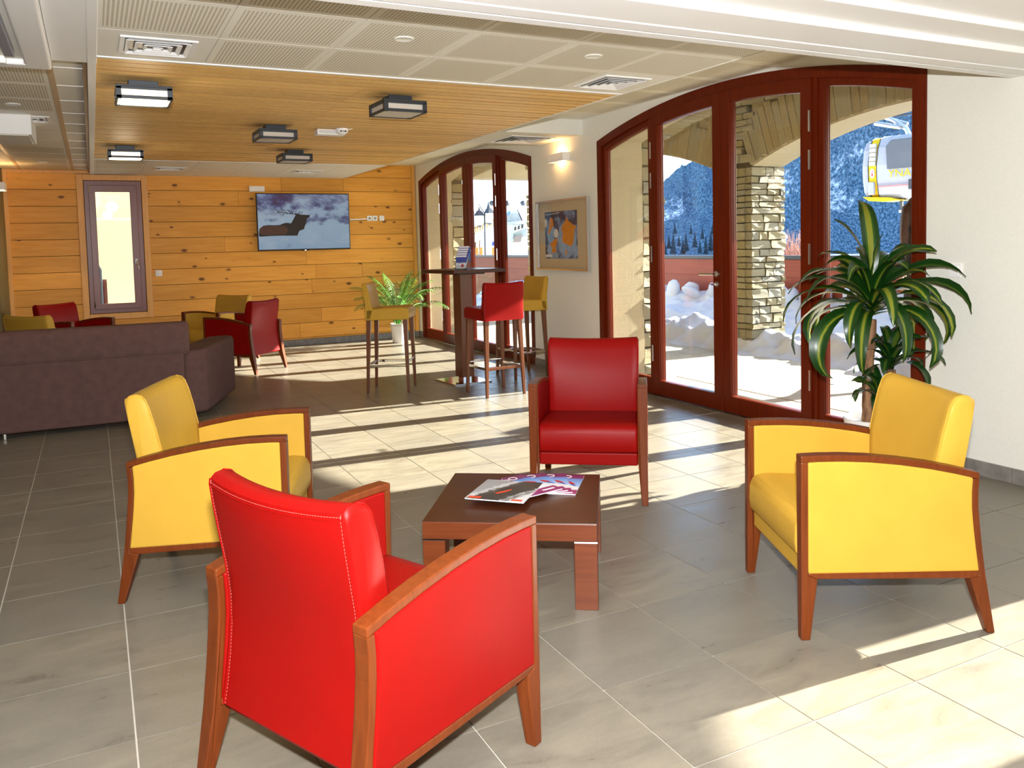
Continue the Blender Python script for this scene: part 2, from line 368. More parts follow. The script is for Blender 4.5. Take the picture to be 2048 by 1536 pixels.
# ================================================================== the room
W = 4.64          # inner face of the window wall
WO = 5.45         # outer face
BY = 12.50        # face of the timber wall
XL = -4.0; YN = -4.2
def slab(name, mat, x0, x1, y0, y1, z0, z1, parent=None, kind='structure', bevel=0):
    o = MB().box(x0, x1, y0, y1, z0, z1).build(name, mat, parent, bevel=bevel)
    if parent is None: o['kind'] = kind
    return o
# ---- floor: grout bed and single tiles
floor = slab('floor', M['grout'], XL, W + 0.02, YN, BY + 0.05, -0.12, -0.0035)
TS = 0.45; TX0, TY0 = 1.8457, 2.6293
tile_me = MB().box(-TS/2 + .0026, TS/2 - .0026, -TS/2 + .0026, TS/2 - .0026, -0.012, 0).mesh('floor_tile', M['tile'])
cells = []
for i in range(-16, 8):
    for j in range(-16, 24):
        cx0, cy0 = TX0 + (i + .5) * TS, TY0 + (j + .5) * TS
        if cx0 + TS/2 < XL or cx0 - TS/2 > W or cy0 - TS/2 > BY or cy0 + TS/2 < YN: continue
        v = (Vector((cx0, cy0, 0)) - Vector((0, 0, CAM_H))); c = RC.transposed() @ v
        seen = c.y > .8 and abs(c.x / c.y) < .72 and cy0 > 0.9
        cells.append((0 if seen else 1, c.length, cx0, cy0))
cells.sort()
rest = MB()
for k, (ns, d, cx0, cy0) in enumerate(cells):
    x0, x1, y0, y1 = max(cx0 - TS/2, XL), min(cx0 + TS/2, W), max(cy0 - TS/2, YN), min(cy0 + TS/2, BY)
    full = x1 - x0 > TS - 1e-4 and y1 - y0 > TS - 1e-4
    if k < 290:
        if full: o = inst('floor_tile', tile_me, floor, (cx0, cy0, 0))
        else: MB().box(x0 - cx0 + .0026, x1 - cx0 - .0026, y0 - cy0 + .0026, y1 - cy0 - .0026, -0.012, 0).build('floor_tile', M['tile'], floor, loc=(cx0, cy0, 0))
    else: rest.box(x0 + .0026, x1 - .0026, y0 + .0026, y1 - .0026, -0.012, 0)
tag(rest.build('floor_tile_field', M['tile'], floor), kind='stuff')

# ---- window wall with three arched openings
ZE, ZC, HW = 2.46, 2.715, 1.87
RA = (HW * HW + (ZC - ZE) ** 2) / (2 * (ZC - ZE))
def arch_z(y, yc, off=0.0):
    q = max((RA - off) ** 2 - (y - yc) ** 2, 0); return ZC - RA + sqrt(q)
WINS = [(5.31, 'near'), (10.475, 'far'), (1.0, 'side')]
def wall_with_arches(name, x0, x1, y0, y1, ztop, openings, mat, zoff=0.0):
    mb = MB(); ys = {y0, y1}
    for yc, hw in openings:
        for k in range(33): ys.add(yc - hw + 2 * hw * k / 32)
    ys = sorted(ys)
    for a, b in zip(ys[:-1], ys[1:]):
        m = (a + b) / 2; za = zb = 0.0; op = None
        for yc, hw in openings:
            if abs(m - yc) < hw: op = yc
        if op is not None: za, zb = arch_z(a, op) + zoff, arch_z(b, op) + zoff
        vs = [(x0, a, za), (x0, b, zb), (x0, b, ztop), (x0, a, ztop), (x1, a, za), (x1, b, zb), (x1, b, ztop), (x1, a, ztop)]
        fs = [(0, 1, 2, 3), (4, 7, 6, 5), (2, 6, 7, 3), (0, 4, 5, 1)]
        mb.add(vs, fs)
    for yc, hw in openings:
        for s in (-1, 1):
            y = yc + s * hw; z = arch_z(y, yc) + zoff
            mb.add([(x0, y, 0), (x1, y, 0), (x1, y, z), (x0, y, z)], [(0, 1, 2, 3)])
    mb.add([(x0, y1, 0), (x1, y1, 0), (x1, y1, ztop), (x0, y1, ztop)], [(0, 1, 2, 3)]); mb.add([(x0, y0, 0), (x1, y0, 0), (x1, y0, ztop), (x0, y0, ztop)], [(0, 1, 2, 3)])
    return tag(mb.build(name, mat), kind='structure')
HWS = {5.31: HW, 10.475: HW, 1.0: .97}
ops = [(yc, HWS[yc]) for yc, _ in WINS]
wall_right = wall_with_arches('wall_right', W, W + 0.13, YN, BY + .3, 2.95, ops, M['plaster'])
ops2 = [(yc, HWS[yc] + .012) for yc, _ in WINS]
wall_out = wall_with_arches('wall_right_outside', W + 0.132, WO - .25, YN - 1, BY + 1.5, 3.6, ops2, M['plaster_out'], 0.012)
wall_core = wall_with_arches('wall_right_core', WO - .248, WO - .05, YN - 1, BY + 1.5, 3.6, [(yc, HWS[yc] + .05) for yc, _ in WINS], M['mortar'], 0.05)

def seg_poly(yc, y0, y1, z0, off, n=14):
    p = [(y0, z0), (y1, z0)]
    for k in range(n + 1):
        y = y1 + (y0 - y1) * k / n; p.append((y, arch_z(y, yc, off)))
    return p
def leaf_ring(yc, y0, y1, z0, off, st, tr, br, x0, x1):
    o = seg_poly(yc, y0, y1, z0, off); i = seg_poly(yc, y0 + st, y1 - st, z0 + br, off + tr); return o, i
def window_unit(idx, yc, joints, mats, detail=True):
    root = empty('door_%d' % idx, (0, 0, 0), kind='structure')
    j0, j1, j2, j3, j4 = joints       # from far jamb to near jamb (descending y)
    o = [(j0, 0.0), (j0, arch_z(j0, yc))]; i_ = [(j0 - .075, 0.0)]
    n = 28
    outer = [(j4, 0.0)] + [(j4 + (j0 - j4) * k / n, arch_z(j4 + (j0 - j4) * k / n, yc)) for k in range(n + 1)] + [(j0, 0.0)]
    a, b = j4 + .07, j0 - .07
    inner = [(a, 0.0)] + [(a + (b - a) * k / n, arch_z(a + (b - a) * k / n, yc, .082)) for k in range(n + 1)] + [(b, 0.0)]
    mb = MB(); m = len(outer)
    vs = []
    for x in (W - .012, W + .10):
        vs += [(x, *p) for p in outer] + [(x, *p) for p in inner]
    fs = []
    for k in range(m - 1):
        fs += [(k, k + 1, m + k + 1, m + k), (2*m + k, 3*m + k, 3*m + k + 1, 2*m + k + 1), (k, 2*m + k, 2*m + k + 1, k + 1), (m + k, m + k + 1, 3*m + k + 1, 3*m + k)]
    fs += [(0, m, 3*m, 2*m), (m - 1, 3*m - 1, 4*m - 1, 2*m - 1)]
    mb.add(vs, fs).build('frame', M['frame'], root, bevel=.004)
    mb = MB()
    for j in ((j1, j3) if detail else (j1,)):
        z = arch_z(j, yc, .07); mb.box(W - .006, W + .095, j - .034, j + .034, 0, z)
    mb.build('mullion', M['frame'], root, bevel=.004)
    def leaf(name, y0, y1, z0, off, st, tr, br, x0, x1):
        o, i = leaf_ring(yc, y0, y1, z0, off, st, tr, br, x0, x1)
        f = MB().ring(o, i, 'x', x0, x1).build(name, M['frame'], root, bevel=.006)
        o2, i2 = leaf_ring(yc, y0 + st - .014, y1 - st + .014, z0 + br - .014, off + tr - .014, .017, .017, .017, 0, 0)
        MB().ring(o2, i2, 'x', x0 + .014, x1 - .02).build('glazing_bead', M['frame'], f, bevel=.005)
        p = seg_poly(yc, y0 + st - .01, y1 - st + .01, z0 + br - .01, off + tr - .01)
        MB().add([(x0 + .045, *q) for q in p], [tuple(range(len(p)))]).build('pane', M['glass'], f)
        return f
    leaf('side_light', j1 + .03, j0 - .068, 0.0, .078, .05, .055, .15, W + .012, W + .082)
    leaf('side_light', j4 + .068, j3 - .03, 0.0, .078, .05, .055, .15, W + .012, W + .082)
    if not detail: return root
    l1 = leaf('door_leaf', j2 + .003, j1 - .004, 0.008, .080, .098, .098, .135, W - .026, W + .055)
    l2 = leaf('door_leaf', j3 + .004, j2 - .003, 0.008, .080, .098, .098, .135, W - .026, W + .055)
    for j, s, lf in ((j1, -1, l1), (j3, 1, l2)):
        for zz in ((2.19, 2.34), (1.92, 2.06), (1.24, 1.39), (.32, .47)):
            MB().lathe([(.0085, zz[0]), (.0085, zz[1])], 8, (W - .03, j + s * .012)).build('hinge', M['metal'], lf, smooth=True)
    if detail:
        y = j2 + .05
        h = MB()
        h.tube([(W - .026, y, 1.15), (W - .038, y, 1.15)], .026, 16); h.tube([(W - .03, y, 1.15), (W - .08, y, 1.15), (W - .086, y + .012, 1.15), (W - .086, y + .155, 1.148)], .0095, 8)
        h.build('lever_handle', M['metal'], l1, smooth=True)
        h = MB(); h.tube([(W - .026, y, 1.065), (W - .038, y, 1.065)], .024, 16); h.tube([(W - .036, y, 1.065), (W - .055, y, 1.065)], .012, 8); h.box(W - .066, W - .054, y - .006, y + .035, 1.058, 1.072)
        h.build('lock_knob', M['metal'], l1, smooth=True)
    return root
window_unit(1, 5.31, (7.18, 6.262, 5.303, 4.345, 3.44), None)
window_unit(2, 10.475, (12.345, 11.46, 10.49, 9.52, 8.605), None)
window_unit(3, 1.0, (1.97, 1.13, .9, 1.13, .03), None, False)
# threshold strips
for yc, _ in WINS:
    tag(MB().box(W - .05, W + .6, yc - HWS[yc], yc + HWS[yc], -.02, .004).build('trim_%d' % (1 + [5.31, 10.475, 1.0].index(yc)), M['metal']), kind='structure')

# ---- skirting of grey tile pieces
def skirting(name, runs, axis, at):
    root = empty(name, kind='structure')
    for a, b in runs:
        p = a
        while p < b - .01:
            q = min(p + .45, b)
            if axis == 'y': MB().box(at - .014, at, p + .0015, q - .0015, 0, .088).build('skirting_tile', M['baseboard'], root, bevel=.002)
            else: MB().box(p + .0015, q - .0015, at - .014, at, 0, .088).build('skirting_tile', M['baseboard'], root, bevel=.002)
            p = q
    return root
skirting('baseboard_right', [(1.975, 3.43), (7.19, 8.6), (12.35, 12.48)], 'y', W)
skirting('baseboard_back', [(-0.95, 4.62)], 'x', BY)

# ---- timber wall at the back, window in it
WX0, WX1, WZ0, WZ1 = -.055, .645, .635, 2.425
wb = MB()
wb.box(XL, WX0 - .0, BY + .022, BY + .3, 0, 3.0); wb.box(WX1, W + .4, BY + .022, BY + .3, 0, 3.0)
wb.box(WX0, WX1, BY + .022, BY + .3, 0, WZ0); wb.box(WX0, WX1, BY + .022, BY + .3, WZ1, 3.0)
wall_back = tag(wb.build('wall_back', M['gap']), kind='structure')
random.seed(11)
def plank(x0, x1, z0, z1):
    MB().box(-(x1 - x0)/2 + .001, (x1 - x0)/2 - .001, 0, .03, -(z1 - z0)/2 + .0025, (z1 - z0)/2 - .0025).build('plank', M['pine'], wall_back, loc=((x0 + x1)/2, BY, (z0 + z1)/2), bevel=.003, seg=1)
z = 2.74; row = 0
while z > .09:
    z1 = z; z0 = max(z - .219, .088)
    segs = [(-.955, WX0 - .085), (WX1 + .085, W - .07)] if (z0 < WZ1 + .08 and z1 > WZ0 - .08) else [(-.955, W - .07)]
    for a, b in segs:
        if b - a > 2.2:
            k = random.choice([1, 2]); cuts = sorted(a + (b - a) * random.uniform(.2, .8) for _ in range(k)); cuts = [c for n_, c in enumerate(cuts) if n_ == 0 or c - cuts[n_ - 1] > .6]
            pts = [a] + cuts + [b]
        else: pts = [a, b]
        for p, q in zip(pts[:-1], pts[1:]): plank(p, q, z0, z1)
    z = z0; row += 1
# boards around the window and at the corners
tr = empty('trim_4', kind='structure')
MB().box(WX0 - .085, WX0 - .005, BY - .008, BY + .03, WZ0 - .085, WZ1 + .085).build('casing', M['pinetrim'], tr, bevel=.003)
MB().box(WX1 + .005, WX1 + .085, BY - .008, BY + .03, WZ0 - .085, WZ1 + .085).build('casing', M['pinetrim'], tr, bevel=.003)
MB().box(WX0 - .005, WX1 + .005, BY - .008, BY + .03, WZ1 + .005, WZ1 + .085).build('casing', M['pinetrim'], tr, bevel=.003)
MB().box(WX0 - .005, WX1 + .005, BY - .008, BY + .03, WZ0 - .085, WZ0 - .005).build('casing', M['pinetrim'], tr, bevel=.003)
MB().box(W - .07, W - .012, BY - .012, BY + .03, .088, 2.74).build('corner_board', M['pinetrim'], tr, bevel=.003)
MB().box(-.975, -.925, BY - .02, BY + .03, .0, 2.6).build('corner_board', M['pinetrim'], tr, bevel=.003)
MB().box(-.925, .05, BY - .012, BY + .01, 2.515, 2.555).build('corner_board', M['pinetrim'], tr, bevel=.003)
win = empty('window_1', kind='structure')
def rect(a, b, c, d): return [(a, c), (b, c), (b, d), (a, d)]
MB().ring(rect(WX0, WX1, WZ0, WZ1), rect(WX0 + .075, WX1 - .075, WZ0 + .075, WZ1 - .075), 'y', BY - .004, BY + .06).build('frame', M['frame2'], win, bevel=.004)
sash = MB().ring(rect(WX0 + .055, WX1 - .055, WZ0 + .055, WZ1 - .06), rect(WX0 + .135, WX1 - .145, WZ0 + .13, WZ1 - .15), 'y', BY - .026, BY + .04).build('sash', M['frame2'], win, bevel=.005)
MB().box(WX0 + .13, WX1 - .14, BY + .003, BY + .009, WZ0 + .12, WZ1 - .14).build('pane', M['glass'], sash)
for zz in (WZ0 + .085, WZ1 - .15): MB().tube([(WX0 + .062, BY - .034, zz), (WX0 + .062, BY - .034, zz + .085)], .009, 8).build('hinge', M['chrome'], sash, smooth=True)
h = MB(); h.box(WX1 - .118, WX1 - .088, BY - .036, BY - .024, 1.30, 1.365); h.tube([(WX1 - .103, BY - .034, 1.335), (WX1 - .103, BY - .065, 1.335), (WX1 - .097, BY - .07, 1.32), (WX1 - .085, BY - .07, 1.225)], .009, 8)
h.build('window_handle', M['chrome'], sash, smooth=True)

# ---- other walls that close the room
slab('wall_left', plain('olive_paint', (0.17, 0.125, 0.045), 0.7, kind='World'), -1.15, -.975, 11.3, BY + .3, 0, 2.9)
M['rear'] = wood('unseen_wall_dark_tone', (0.16, 0.085, 0.035), (0.24, 0.13, 0.06), axis=2, rough=.6, kind='World')  # unseen walls given a dark wood tone to weaken bounced light
slab('wall_left_end', M['rear'], XL - .15, XL, YN, BY, 0, 2.9)
slab('wall_left_far', M['rear'], XL, -1.15, BY - .1, BY, 0, 2.9)
slab('wall_near', M['rear'], XL - .15, W + .13, YN - .15, YN, 0, 2.9)

# ================================================================== ceilings
ceil = empty('ceiling', kind='structure')
ZR = 2.50; RX0, RX1 = .075, 3.46; ZH = 2.72; ZL = 2.56
MB().box(XL - .1, W + .1, YN, BY + .2, 2.82, 2.95).build('slab', M['panelplain'], ceil)
# edge beads of the dropped field
MB().box(RX0 - .045, RX0, 2.85, BY, ZR - .004, 2.82).build('edge_fascia', M['white'], ceil, bevel=.002)
MB().box(RX1, RX1 + .012, 2.85, BY, ZR - .004, 2.82).build('edge_fascia', M['panelplain'], ceil, bevel=.002)
MB().box(RX0, RX1, 5.015, 5.045, ZR - .006, ZR + .10).build('edge_bead', M['white'], ceil, bevel=.002)
MB().box(RX0, RX1, 10.40, 10.43, ZR - .004, ZR + .10).build('edge_bead', M['white'], ceil, bevel=.002)
PW = .5833
def panel_grid(xs, ys, z, style, skip=()):
    cache = {}
    for a, b in zip(xs[:-1], xs[1:]):
        for c, d in zip(ys[:-1], ys[1:]):
            key = (round(b - a, 3), round(d - c, 3)); st = style(a, b, c, d)
            if (key, st) not in cache:
                hx, hy = (b - a)/2 - .0022, (d - c)/2 - .0022
                cache[(key, st)] = MB().box(-hx, hx, -hy, hy, 0, .012).mesh('ceiling_panel', M[st])
            inst('ceiling_panel', cache[(key, st)], ceil, ((a + b)/2, (c + d)/2, z))
RXS = [RX0, .62, 1.20, 1.78, 2.36, 2.94, RX1]
full = lambda a, b, c, d: 'perf' if (b - a > .5 and d - c > .5) else 'panelplain'
def front_style(a, b, c, d):
    if c > 4.3 and (a < .2 or a > 2.9): return 'panelplain'
    return full(a, b, c, d)
panel_grid(RXS, [2.62, 3.21, 3.805, 4.41, 5.015], ZR, front_style)
panel_grid(RXS, [10.43, 11.0, 11.6, 12.2, BY], ZR, lambda a, b, c, d: 'perf' if a < .2 else 'panelplain')
HXS = [RX1 + .012, 4.06, W]
HYS = [2.87 + .6 * k for k in range(8)] + [7.46]
panel_grid(HXS, HYS, ZH, full)
panel_grid(HXS, [8.36] + [8.96 + .6 * k for k in range(6)] + [BY], ZH, lambda *a: 'panelplain')
LXS = [-3.77, -3.17, -2.57, -1.97, -1.37, -.77, -.17, .03]
LYS = [2.1 + .6 * k for k in range(18)] + [BY]
panel_grid(LXS, LYS, ZL, lambda a, b, c, d: 'perf' if -.8 < a < -.5 and not (7.4 < c < 9.3) else 'panelplain')
bars = MB()
for x in (-.77, -.17): bars.box(x - .018, x + .018, 5.28, BY, ZL - .004, ZL + .001)
bars.build('grid_bar', plain('bronze_grid_bar', (0.60, 0.46, 0.30), 0.4), ceil)
bars = MB()
for k in range(18): bars.box(-.17, .03, LYS[k] - .005, LYS[k] + .005, ZL - .003, ZL + .001)
bars.build('grid_bar', M['white'], ceil)
MB().box(.005, .03, 5.25, BY, ZL - .03, ZL + .05).build('shadow_gap_profile', plain('bronze_profile', (0.30, 0.20, 0.12), 0.35, 0.6), ceil)
# box beam between the two arches
MB().box(RX1 + .012, W, 7.46, 8.36, ZL - .0, 2.82).build('box_beam', M['plaster'], ceil, bevel=.003)
# slatted timber field
MB().box(RX0, RX1, 5.045, 10.40, ZR + .06, ZR + .08).build('slat_backing', M['gap'], ceil)
SP = .1165; ns = int((10.40 - 5.045) / SP); SP = (10.40 - 5.045) / ns; JX = 1.678
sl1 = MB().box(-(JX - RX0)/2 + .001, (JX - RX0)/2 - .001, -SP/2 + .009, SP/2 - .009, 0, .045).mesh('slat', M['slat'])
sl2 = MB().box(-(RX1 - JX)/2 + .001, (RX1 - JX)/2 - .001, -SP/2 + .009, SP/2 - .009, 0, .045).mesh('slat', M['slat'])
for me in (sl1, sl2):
    me.materials.append(M['slatedge_shade'])
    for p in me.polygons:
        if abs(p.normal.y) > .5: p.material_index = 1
random.seed(5)
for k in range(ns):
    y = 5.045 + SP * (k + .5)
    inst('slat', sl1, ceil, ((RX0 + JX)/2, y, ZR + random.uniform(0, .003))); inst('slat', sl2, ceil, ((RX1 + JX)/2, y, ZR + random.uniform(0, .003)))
# nearer, lower ceiling with the sliding partition track along its edge
ZN = 2.30
nc = MB(); nc.box(XL, W, YN, 2.30, ZN + .06, 2.5); nc.build('near_soffit', M['white'], ceil)
MB().box(XL, W, 2.30, 2.50, ZN + .03, 2.84).build('near_soffit_step', M['white'], ceil, bevel=.003)
MB().box(XL, W, 2.50, 2.735, ZN, 2.84).build('track_housing', M['white'], ceil, bevel=.003)
MB().box(XL, W, 2.739, 2.83, ZN - .004, 2.84).build('track_rail', M['white'], ceil, bevel=.002)
MB().box(XL, W, 2.83, 2.852, ZN + .02, 2.84).build('track_slot', M['black'], ceil)
MB().box(XL, W, 2.852, 2.915, ZN - .002, 2.84).build('track_rail', M['white'], ceil, bevel=.002)
# bulkhead beside the ceiling cassette
MB().box(-.143, .078, 2.3, 5.22, ZR, 2.82).build('bulkhead', M['white'], ceil, bevel=.003)
MB().box(XL, -.145, 2.3, 5.27, ZL, 2.82).build('cassette_field', M['panelplain'], ceil)
# ================================================================== armchairs
def chair_pt(d):  # (front->back direction) -> rotation about z; local +y = front->back
    return atan2(d[1], d[0]) - pi / 2
ARM = [(-.015, .667), (.05, .6685), (.14, .667), (.236, .6605), (.34, .648), (.448, .630), (.54, .610), (.627, .587)]
def make_chair(leath, thread, name='armchair'):
    root = empty(name)
    HWD = .323; TH = .052
    for s in (-1, 1):
        xo, xi = s * HWD, s * (HWD - TH)
        def pr_(pts, nm, mat, a=xo, b=xi, bev=.004): return MB().prism(pts, 'x', a, b).build(nm, mat, root, bevel=bev)
        # front leg with its slender upright
        def legm(pts, foot):
            n = len(pts); vs = [(xo, *p) for p in pts] + [((xi + (xo - xi) * .32 if k in foot else xi), *p) for k, p in enumerate(pts)]
            return MB().add(vs, [tuple(range(n)), tuple(range(2*n - 1, n - 1, -1))] + [(i, (i+1) % n, n + (i+1) % n, n + i) for i in range(n)]).build('leg', M['chairwood'], root, bevel=.004)
        legm([(-.015, .645), (.010, .645), (.010, .236), (.044, .222), (.017, 0), (-.016, 0)], (4, 5))
        legm([(.627, .565), (.6235, .52), (.6245, .46), (.631, .39), (.640, .31), (.653, .213), (.689, 0), (.661, 0), (.595, .205), (.629, .213), (.618, .31), (.608, .39), (.6015, .46), (.601, .52), (.604, .567)], (6, 7))
        top = ARM; bot = [(y, z - .0235) for y, z in reversed(ARM)]
        pr_(top + bot, 'armrest', M['chairwood'])
        pr_([(.010, .245), (.629, .232), (.629, .213), (.595, .205), (.044, .222), (.010, .236)], 'side_rail', M['chairwood'])
        inner = [(.010, .2425)] + [(max(y, .010), z - .0225) for y, z in ARM[:-1]] + [(.604, .571), (.601, .52), (.6015, .46), (.608, .39), (.618, .31), (.629, .2305)]
        pr_(inner, 'side_panel', leath, s * (HWD + .0015), s * (HWD - TH - .0015), .007)
    # seat cushion and apron
    prof = [(-.002, .285), (-.012, .30), (-.016, .34), (-.014, .395), (-.004, .425), (.018, .440), (.06, .445), (.30, .432), (.53, .415), (.53, .285)]
    MB().prism(prof, 'x', -.2695, .2695).build('seat', leath, root, smooth=True, bevel=.012, seg=3)
    MB().prism([(.006, .214), (.006, .283), (.58, .283), (.58, .205)], 'x', -.2695, .2695).build('apron', leath, root, bevel=.008)
    # backrest, bowed in plan
    P = [(.500, .395), (.503, .50), (.508, .62), (.528, .71), (.550, .79), (.566, .832), (.582, .850), (.606, .857), (.630, .853), (.644, .841), (.646, .826), (.638, .77), (.622, .68), (.607, .60), (.598, .52), (.598, .44), (.606, .36), (.618, .28), (.630, .225), (.622, .212), (.575, .214), (.540, .25)]
    cg = (.575, .53); NX = 16; hwb = .274
    mb = MB(); cols = []
    xs = [-1.0, -.985] + [-.955 + 1.91 * k / NX for k in range(NX + 1)] + [.985, 1.0]
    for xi_, u in enumerate(xs):
        e = {0: .022, 1: .008, len(xs) - 2: .008, len(xs) - 1: .022}.get(xi_, 0.0)
        for (y, z) in P:
            d = Vector((y - cg[0], z - cg[1])); l = d.length; d = d * max(0, (l - e)) / l if e else d
            yy, zz = cg[0] + d.x, cg[1] + d.y
            t_ = max(0, min(1, (zz - .40) / .42)); wd = hwb * (0.985 + .025 * t_)
            mb.v.append((u * wd, yy + .030 * t_ * (1 - u * u) - .012 * t_, zz - .012 * t_ * t_ * (1 - u * u)))
    k = len(P); m = len(xs)
    mb.f += [(a * k + b, a * k + (b + 1) % k, (a + 1) * k + (b + 1) % k, (a + 1) * k + b) for a in range(m - 1) for b in range(k)]
    mb.f += [tuple(range(k)), tuple(range(m * k - 1, (m - 1) * k - 1, -1))]
    bo = mb.build('backrest', leath, root, smooth=True)
    def pos(u, q):
        y, z = P[q]; t_ = max(0, min(1, (z - .40) / .42)); wd = hwb * (0.985 + .025 * t_)
        return Vector((u * wd, y + .030 * t_ * (1 - u * u) - .012 * t_, z - .012 * t_ * t_ * (1 - u * u)))
    for s in (-1, 1):
        MB().tube([pos(.958 * s, q) + Vector((0, .0008, 0)) for q in range(9, 19)], .0021, 5).build('seam', leath, bo, smooth=True)
        MB().tube([pos(.955 * s, q) + Vector((0, -.0008, 0)) for q in range(2, 8)], .0021, 5).build('seam', leath, bo, smooth=True)
        st = MB()
        pts = [pos(.935 * s, q) for q in range(9, 19)]
        for a, b in zip(pts[:-1], pts[1:]):
            n_ = max(1, int((b - a).length / .0085))
            for i in range(n_):
                p = a.lerp(b, (i + .2) / n_); q = a.lerp(b, (i + .8) / n_); st.tube([p, q], .0008, 4)
        st.build('stitching', thread, bo)
    MB().tube([pos(-.95 + 1.9 * i / 16, 10) + Vector((0, .0012, 0)) for i in range(17)], .0018, 5).build('seam', leath, bo, smooth=True)
    st = MB()
    for i in range(60):
        a, b = -.94 + 1.88 * i / 60, -.94 + 1.88 * (i + .6) / 60
        st.tube([pos(a, 10) + Vector((0, .001, .007)), pos(b, 10) + Vector((0, .001, .007))], .0008, 4)
    st.build('stitching', thread, bo)
    return root
ychair = make_chair(M['yellow'], M['thread_y'])
def place(root, centre_front, d, label, group=None, first=False, swap=None):
    d = Vector(d).normalized(); loc = (centre_front[0], centre_front[1], 0); rz = chair_pt(d)
    if first: root.location = loc; root.rotation_euler = (0, 0, rz); tag(root, label, 'armchair', group); return root
    r = copy_tree(root, loc, rz, label, group, swap); r['category'] = 'armchair'; return r
SW = {M['yellow']: M['red'], M['thread_y']: M['thread_r']}
place(ychair, (2.338, 2.392), (.905, -.425), 'yellow leather armchair in front of the striped-leaf potted plant', None, True)
place(ychair, (.782, 3.748), (-.927, .375), 'yellow leather armchair in front of the brown fabric sofa')
redproto = place(ychair, (.936, 2.318), (-.905, -.425), 'red leather armchair seen from behind, nearest to the camera', None, False, SW)
place(redproto, (2.372, 3.818), (.589, .808), 'red leather armchair facing the camera, behind the coffee table')
place(redproto, (1.36, 10.52), (.71, -.70), 'red leather armchair by the yellow one, back turned to the sunny doors')
place(ychair, (1.20, 11.22), (.79, .61), 'yellow leather armchair standing against the timber wall, right of the narrow window')
place(redproto, (-.03, 11.05), (-.68, .73), 'red leather armchair under the narrow window, behind the sofa')
place(ychair, (-.18, 9.87), (-.70, -.71), 'yellow leather armchair mostly hidden by the sofa, beside the left wall')

# ================================================================== coffee table and magazines
TT = .345
tc = Vector((1.573, 3.158, 0)); tdir = Vector((.398 + .42, .588 + .578)).normalized()   # near-right -> far-right side
trz = atan2(tdir.y, tdir.x)
table = empty('coffee_table', (0, 0, 0), 0, 'low square dark wood coffee table with metal strips on its legs', 'table')
# corners NL (1.125,3.055) NR (1.687,2.675) FR (2.085,3.263) FL (1.509,3.633)
tc = Vector(((1.13 + 1.687 + 2.08 + 1.505) / 4, (3.06 + 2.675 + 3.255 + 3.63) / 4, 0))
ex = Vector((1.687 - 1.13 + 2.08 - 1.505, 2.675 - 3.06 + 3.255 - 3.63, 0)).normalized(); trz = atan2(ex.y, ex.x)
table.location = tc; table.rotation_euler = (0, 0, trz)
TH_ = .347
MB().box(-TH_, TH_, -TH_, TH_, TT - .003, TT).build('top_veneer', M['tablewood'], table, bevel=.0015)
MB().ring(rect(-TH_, TH_, -TH_, TH_), rect(-TH_ + .03, TH_ - .03, -TH_ + .03, TH_ - .03), 'z', TT - .072, TT - .003).build('apron', M['tableside'], table, bevel=.002)
MB().box(-TH_ + .03, TH_ - .03, -TH_ + .03, TH_ - .03, TT - .03, TT - .004).build('underside', M['tablewood'], table)
for sx in (-1, 1):
    for sy in (-1, 1):
        x1, y1 = sx * TH_, sy * TH_
        lg = MB().box(min(x1, x1 - sx * .09), max(x1, x1 - sx * .09), min(y1, y1 - sy * .085), max(y1, y1 - sy * .085), 0, TT - .0775).build('leg', M['tableside'], table, bevel=.002)
        e = .0012
        MB().box(min(x1 + sx * e, x1 - sx * .09), max(x1 + sx * e, x1 - sx * .09), min(y1 + sy * e, y1 - sy * .085), max(y1 + sy * e, y1 - sy * .085), TT - .0775, TT - .072).build('metal_strip', M['chrome'], table)
def m_cover():
    m, t, b = new_mat('ski_magazine_cover')
    tcn = N(t, 'ShaderNodeTexCoord'); sp = N(t, 'ShaderNodeSeparateXYZ'); L(t, tcn.outputs['Object'], sp.inputs[0])
    x, y = sp.outputs[0], sp.outputs[1]        # x -.105..105  y -.148..148
    sky = RAMP(t, MATH(t, 'ADD', MATH(t, 'MULTIPLY', y, 4.0), .45), [(0.0, (.75, .82, .92)), (.45, (.25, .48, .85)), (.9, (.05, .16, .55))])
    f = NOISE(t, COORD(t, 'Object', (1, 1, 1)), 26, 4)
    snowl = MATH(t, 'LESS_THAN', MATH(t, 'ADD', y, MATH(t, 'MULTIPLY', MATH(t, 'SUBTRACT', f, .5), .05)), MATH(t, 'SUBTRACT', .0, MATH(t, 'MULTIPLY', x, .35)))
    c = MIX(t, snowl, sky, (.80, .80, .84))
    top = MATH(t, 'GREATER_THAN', y, .088); c = MIX(t, top, c, (.19, .018, .12))
    bot = MATH(t, 'LESS_THAN', y, -.085); c = MIX(t, bot, c, (.28, .015, .14))
    L(t, c, b.inputs['Base Color']); b.inputs['Roughness'].default_value = .28; return m
M['cover'] = m_cover()
M['paper'] = plain('magazine_paper', (.82, .82, .82), .6)
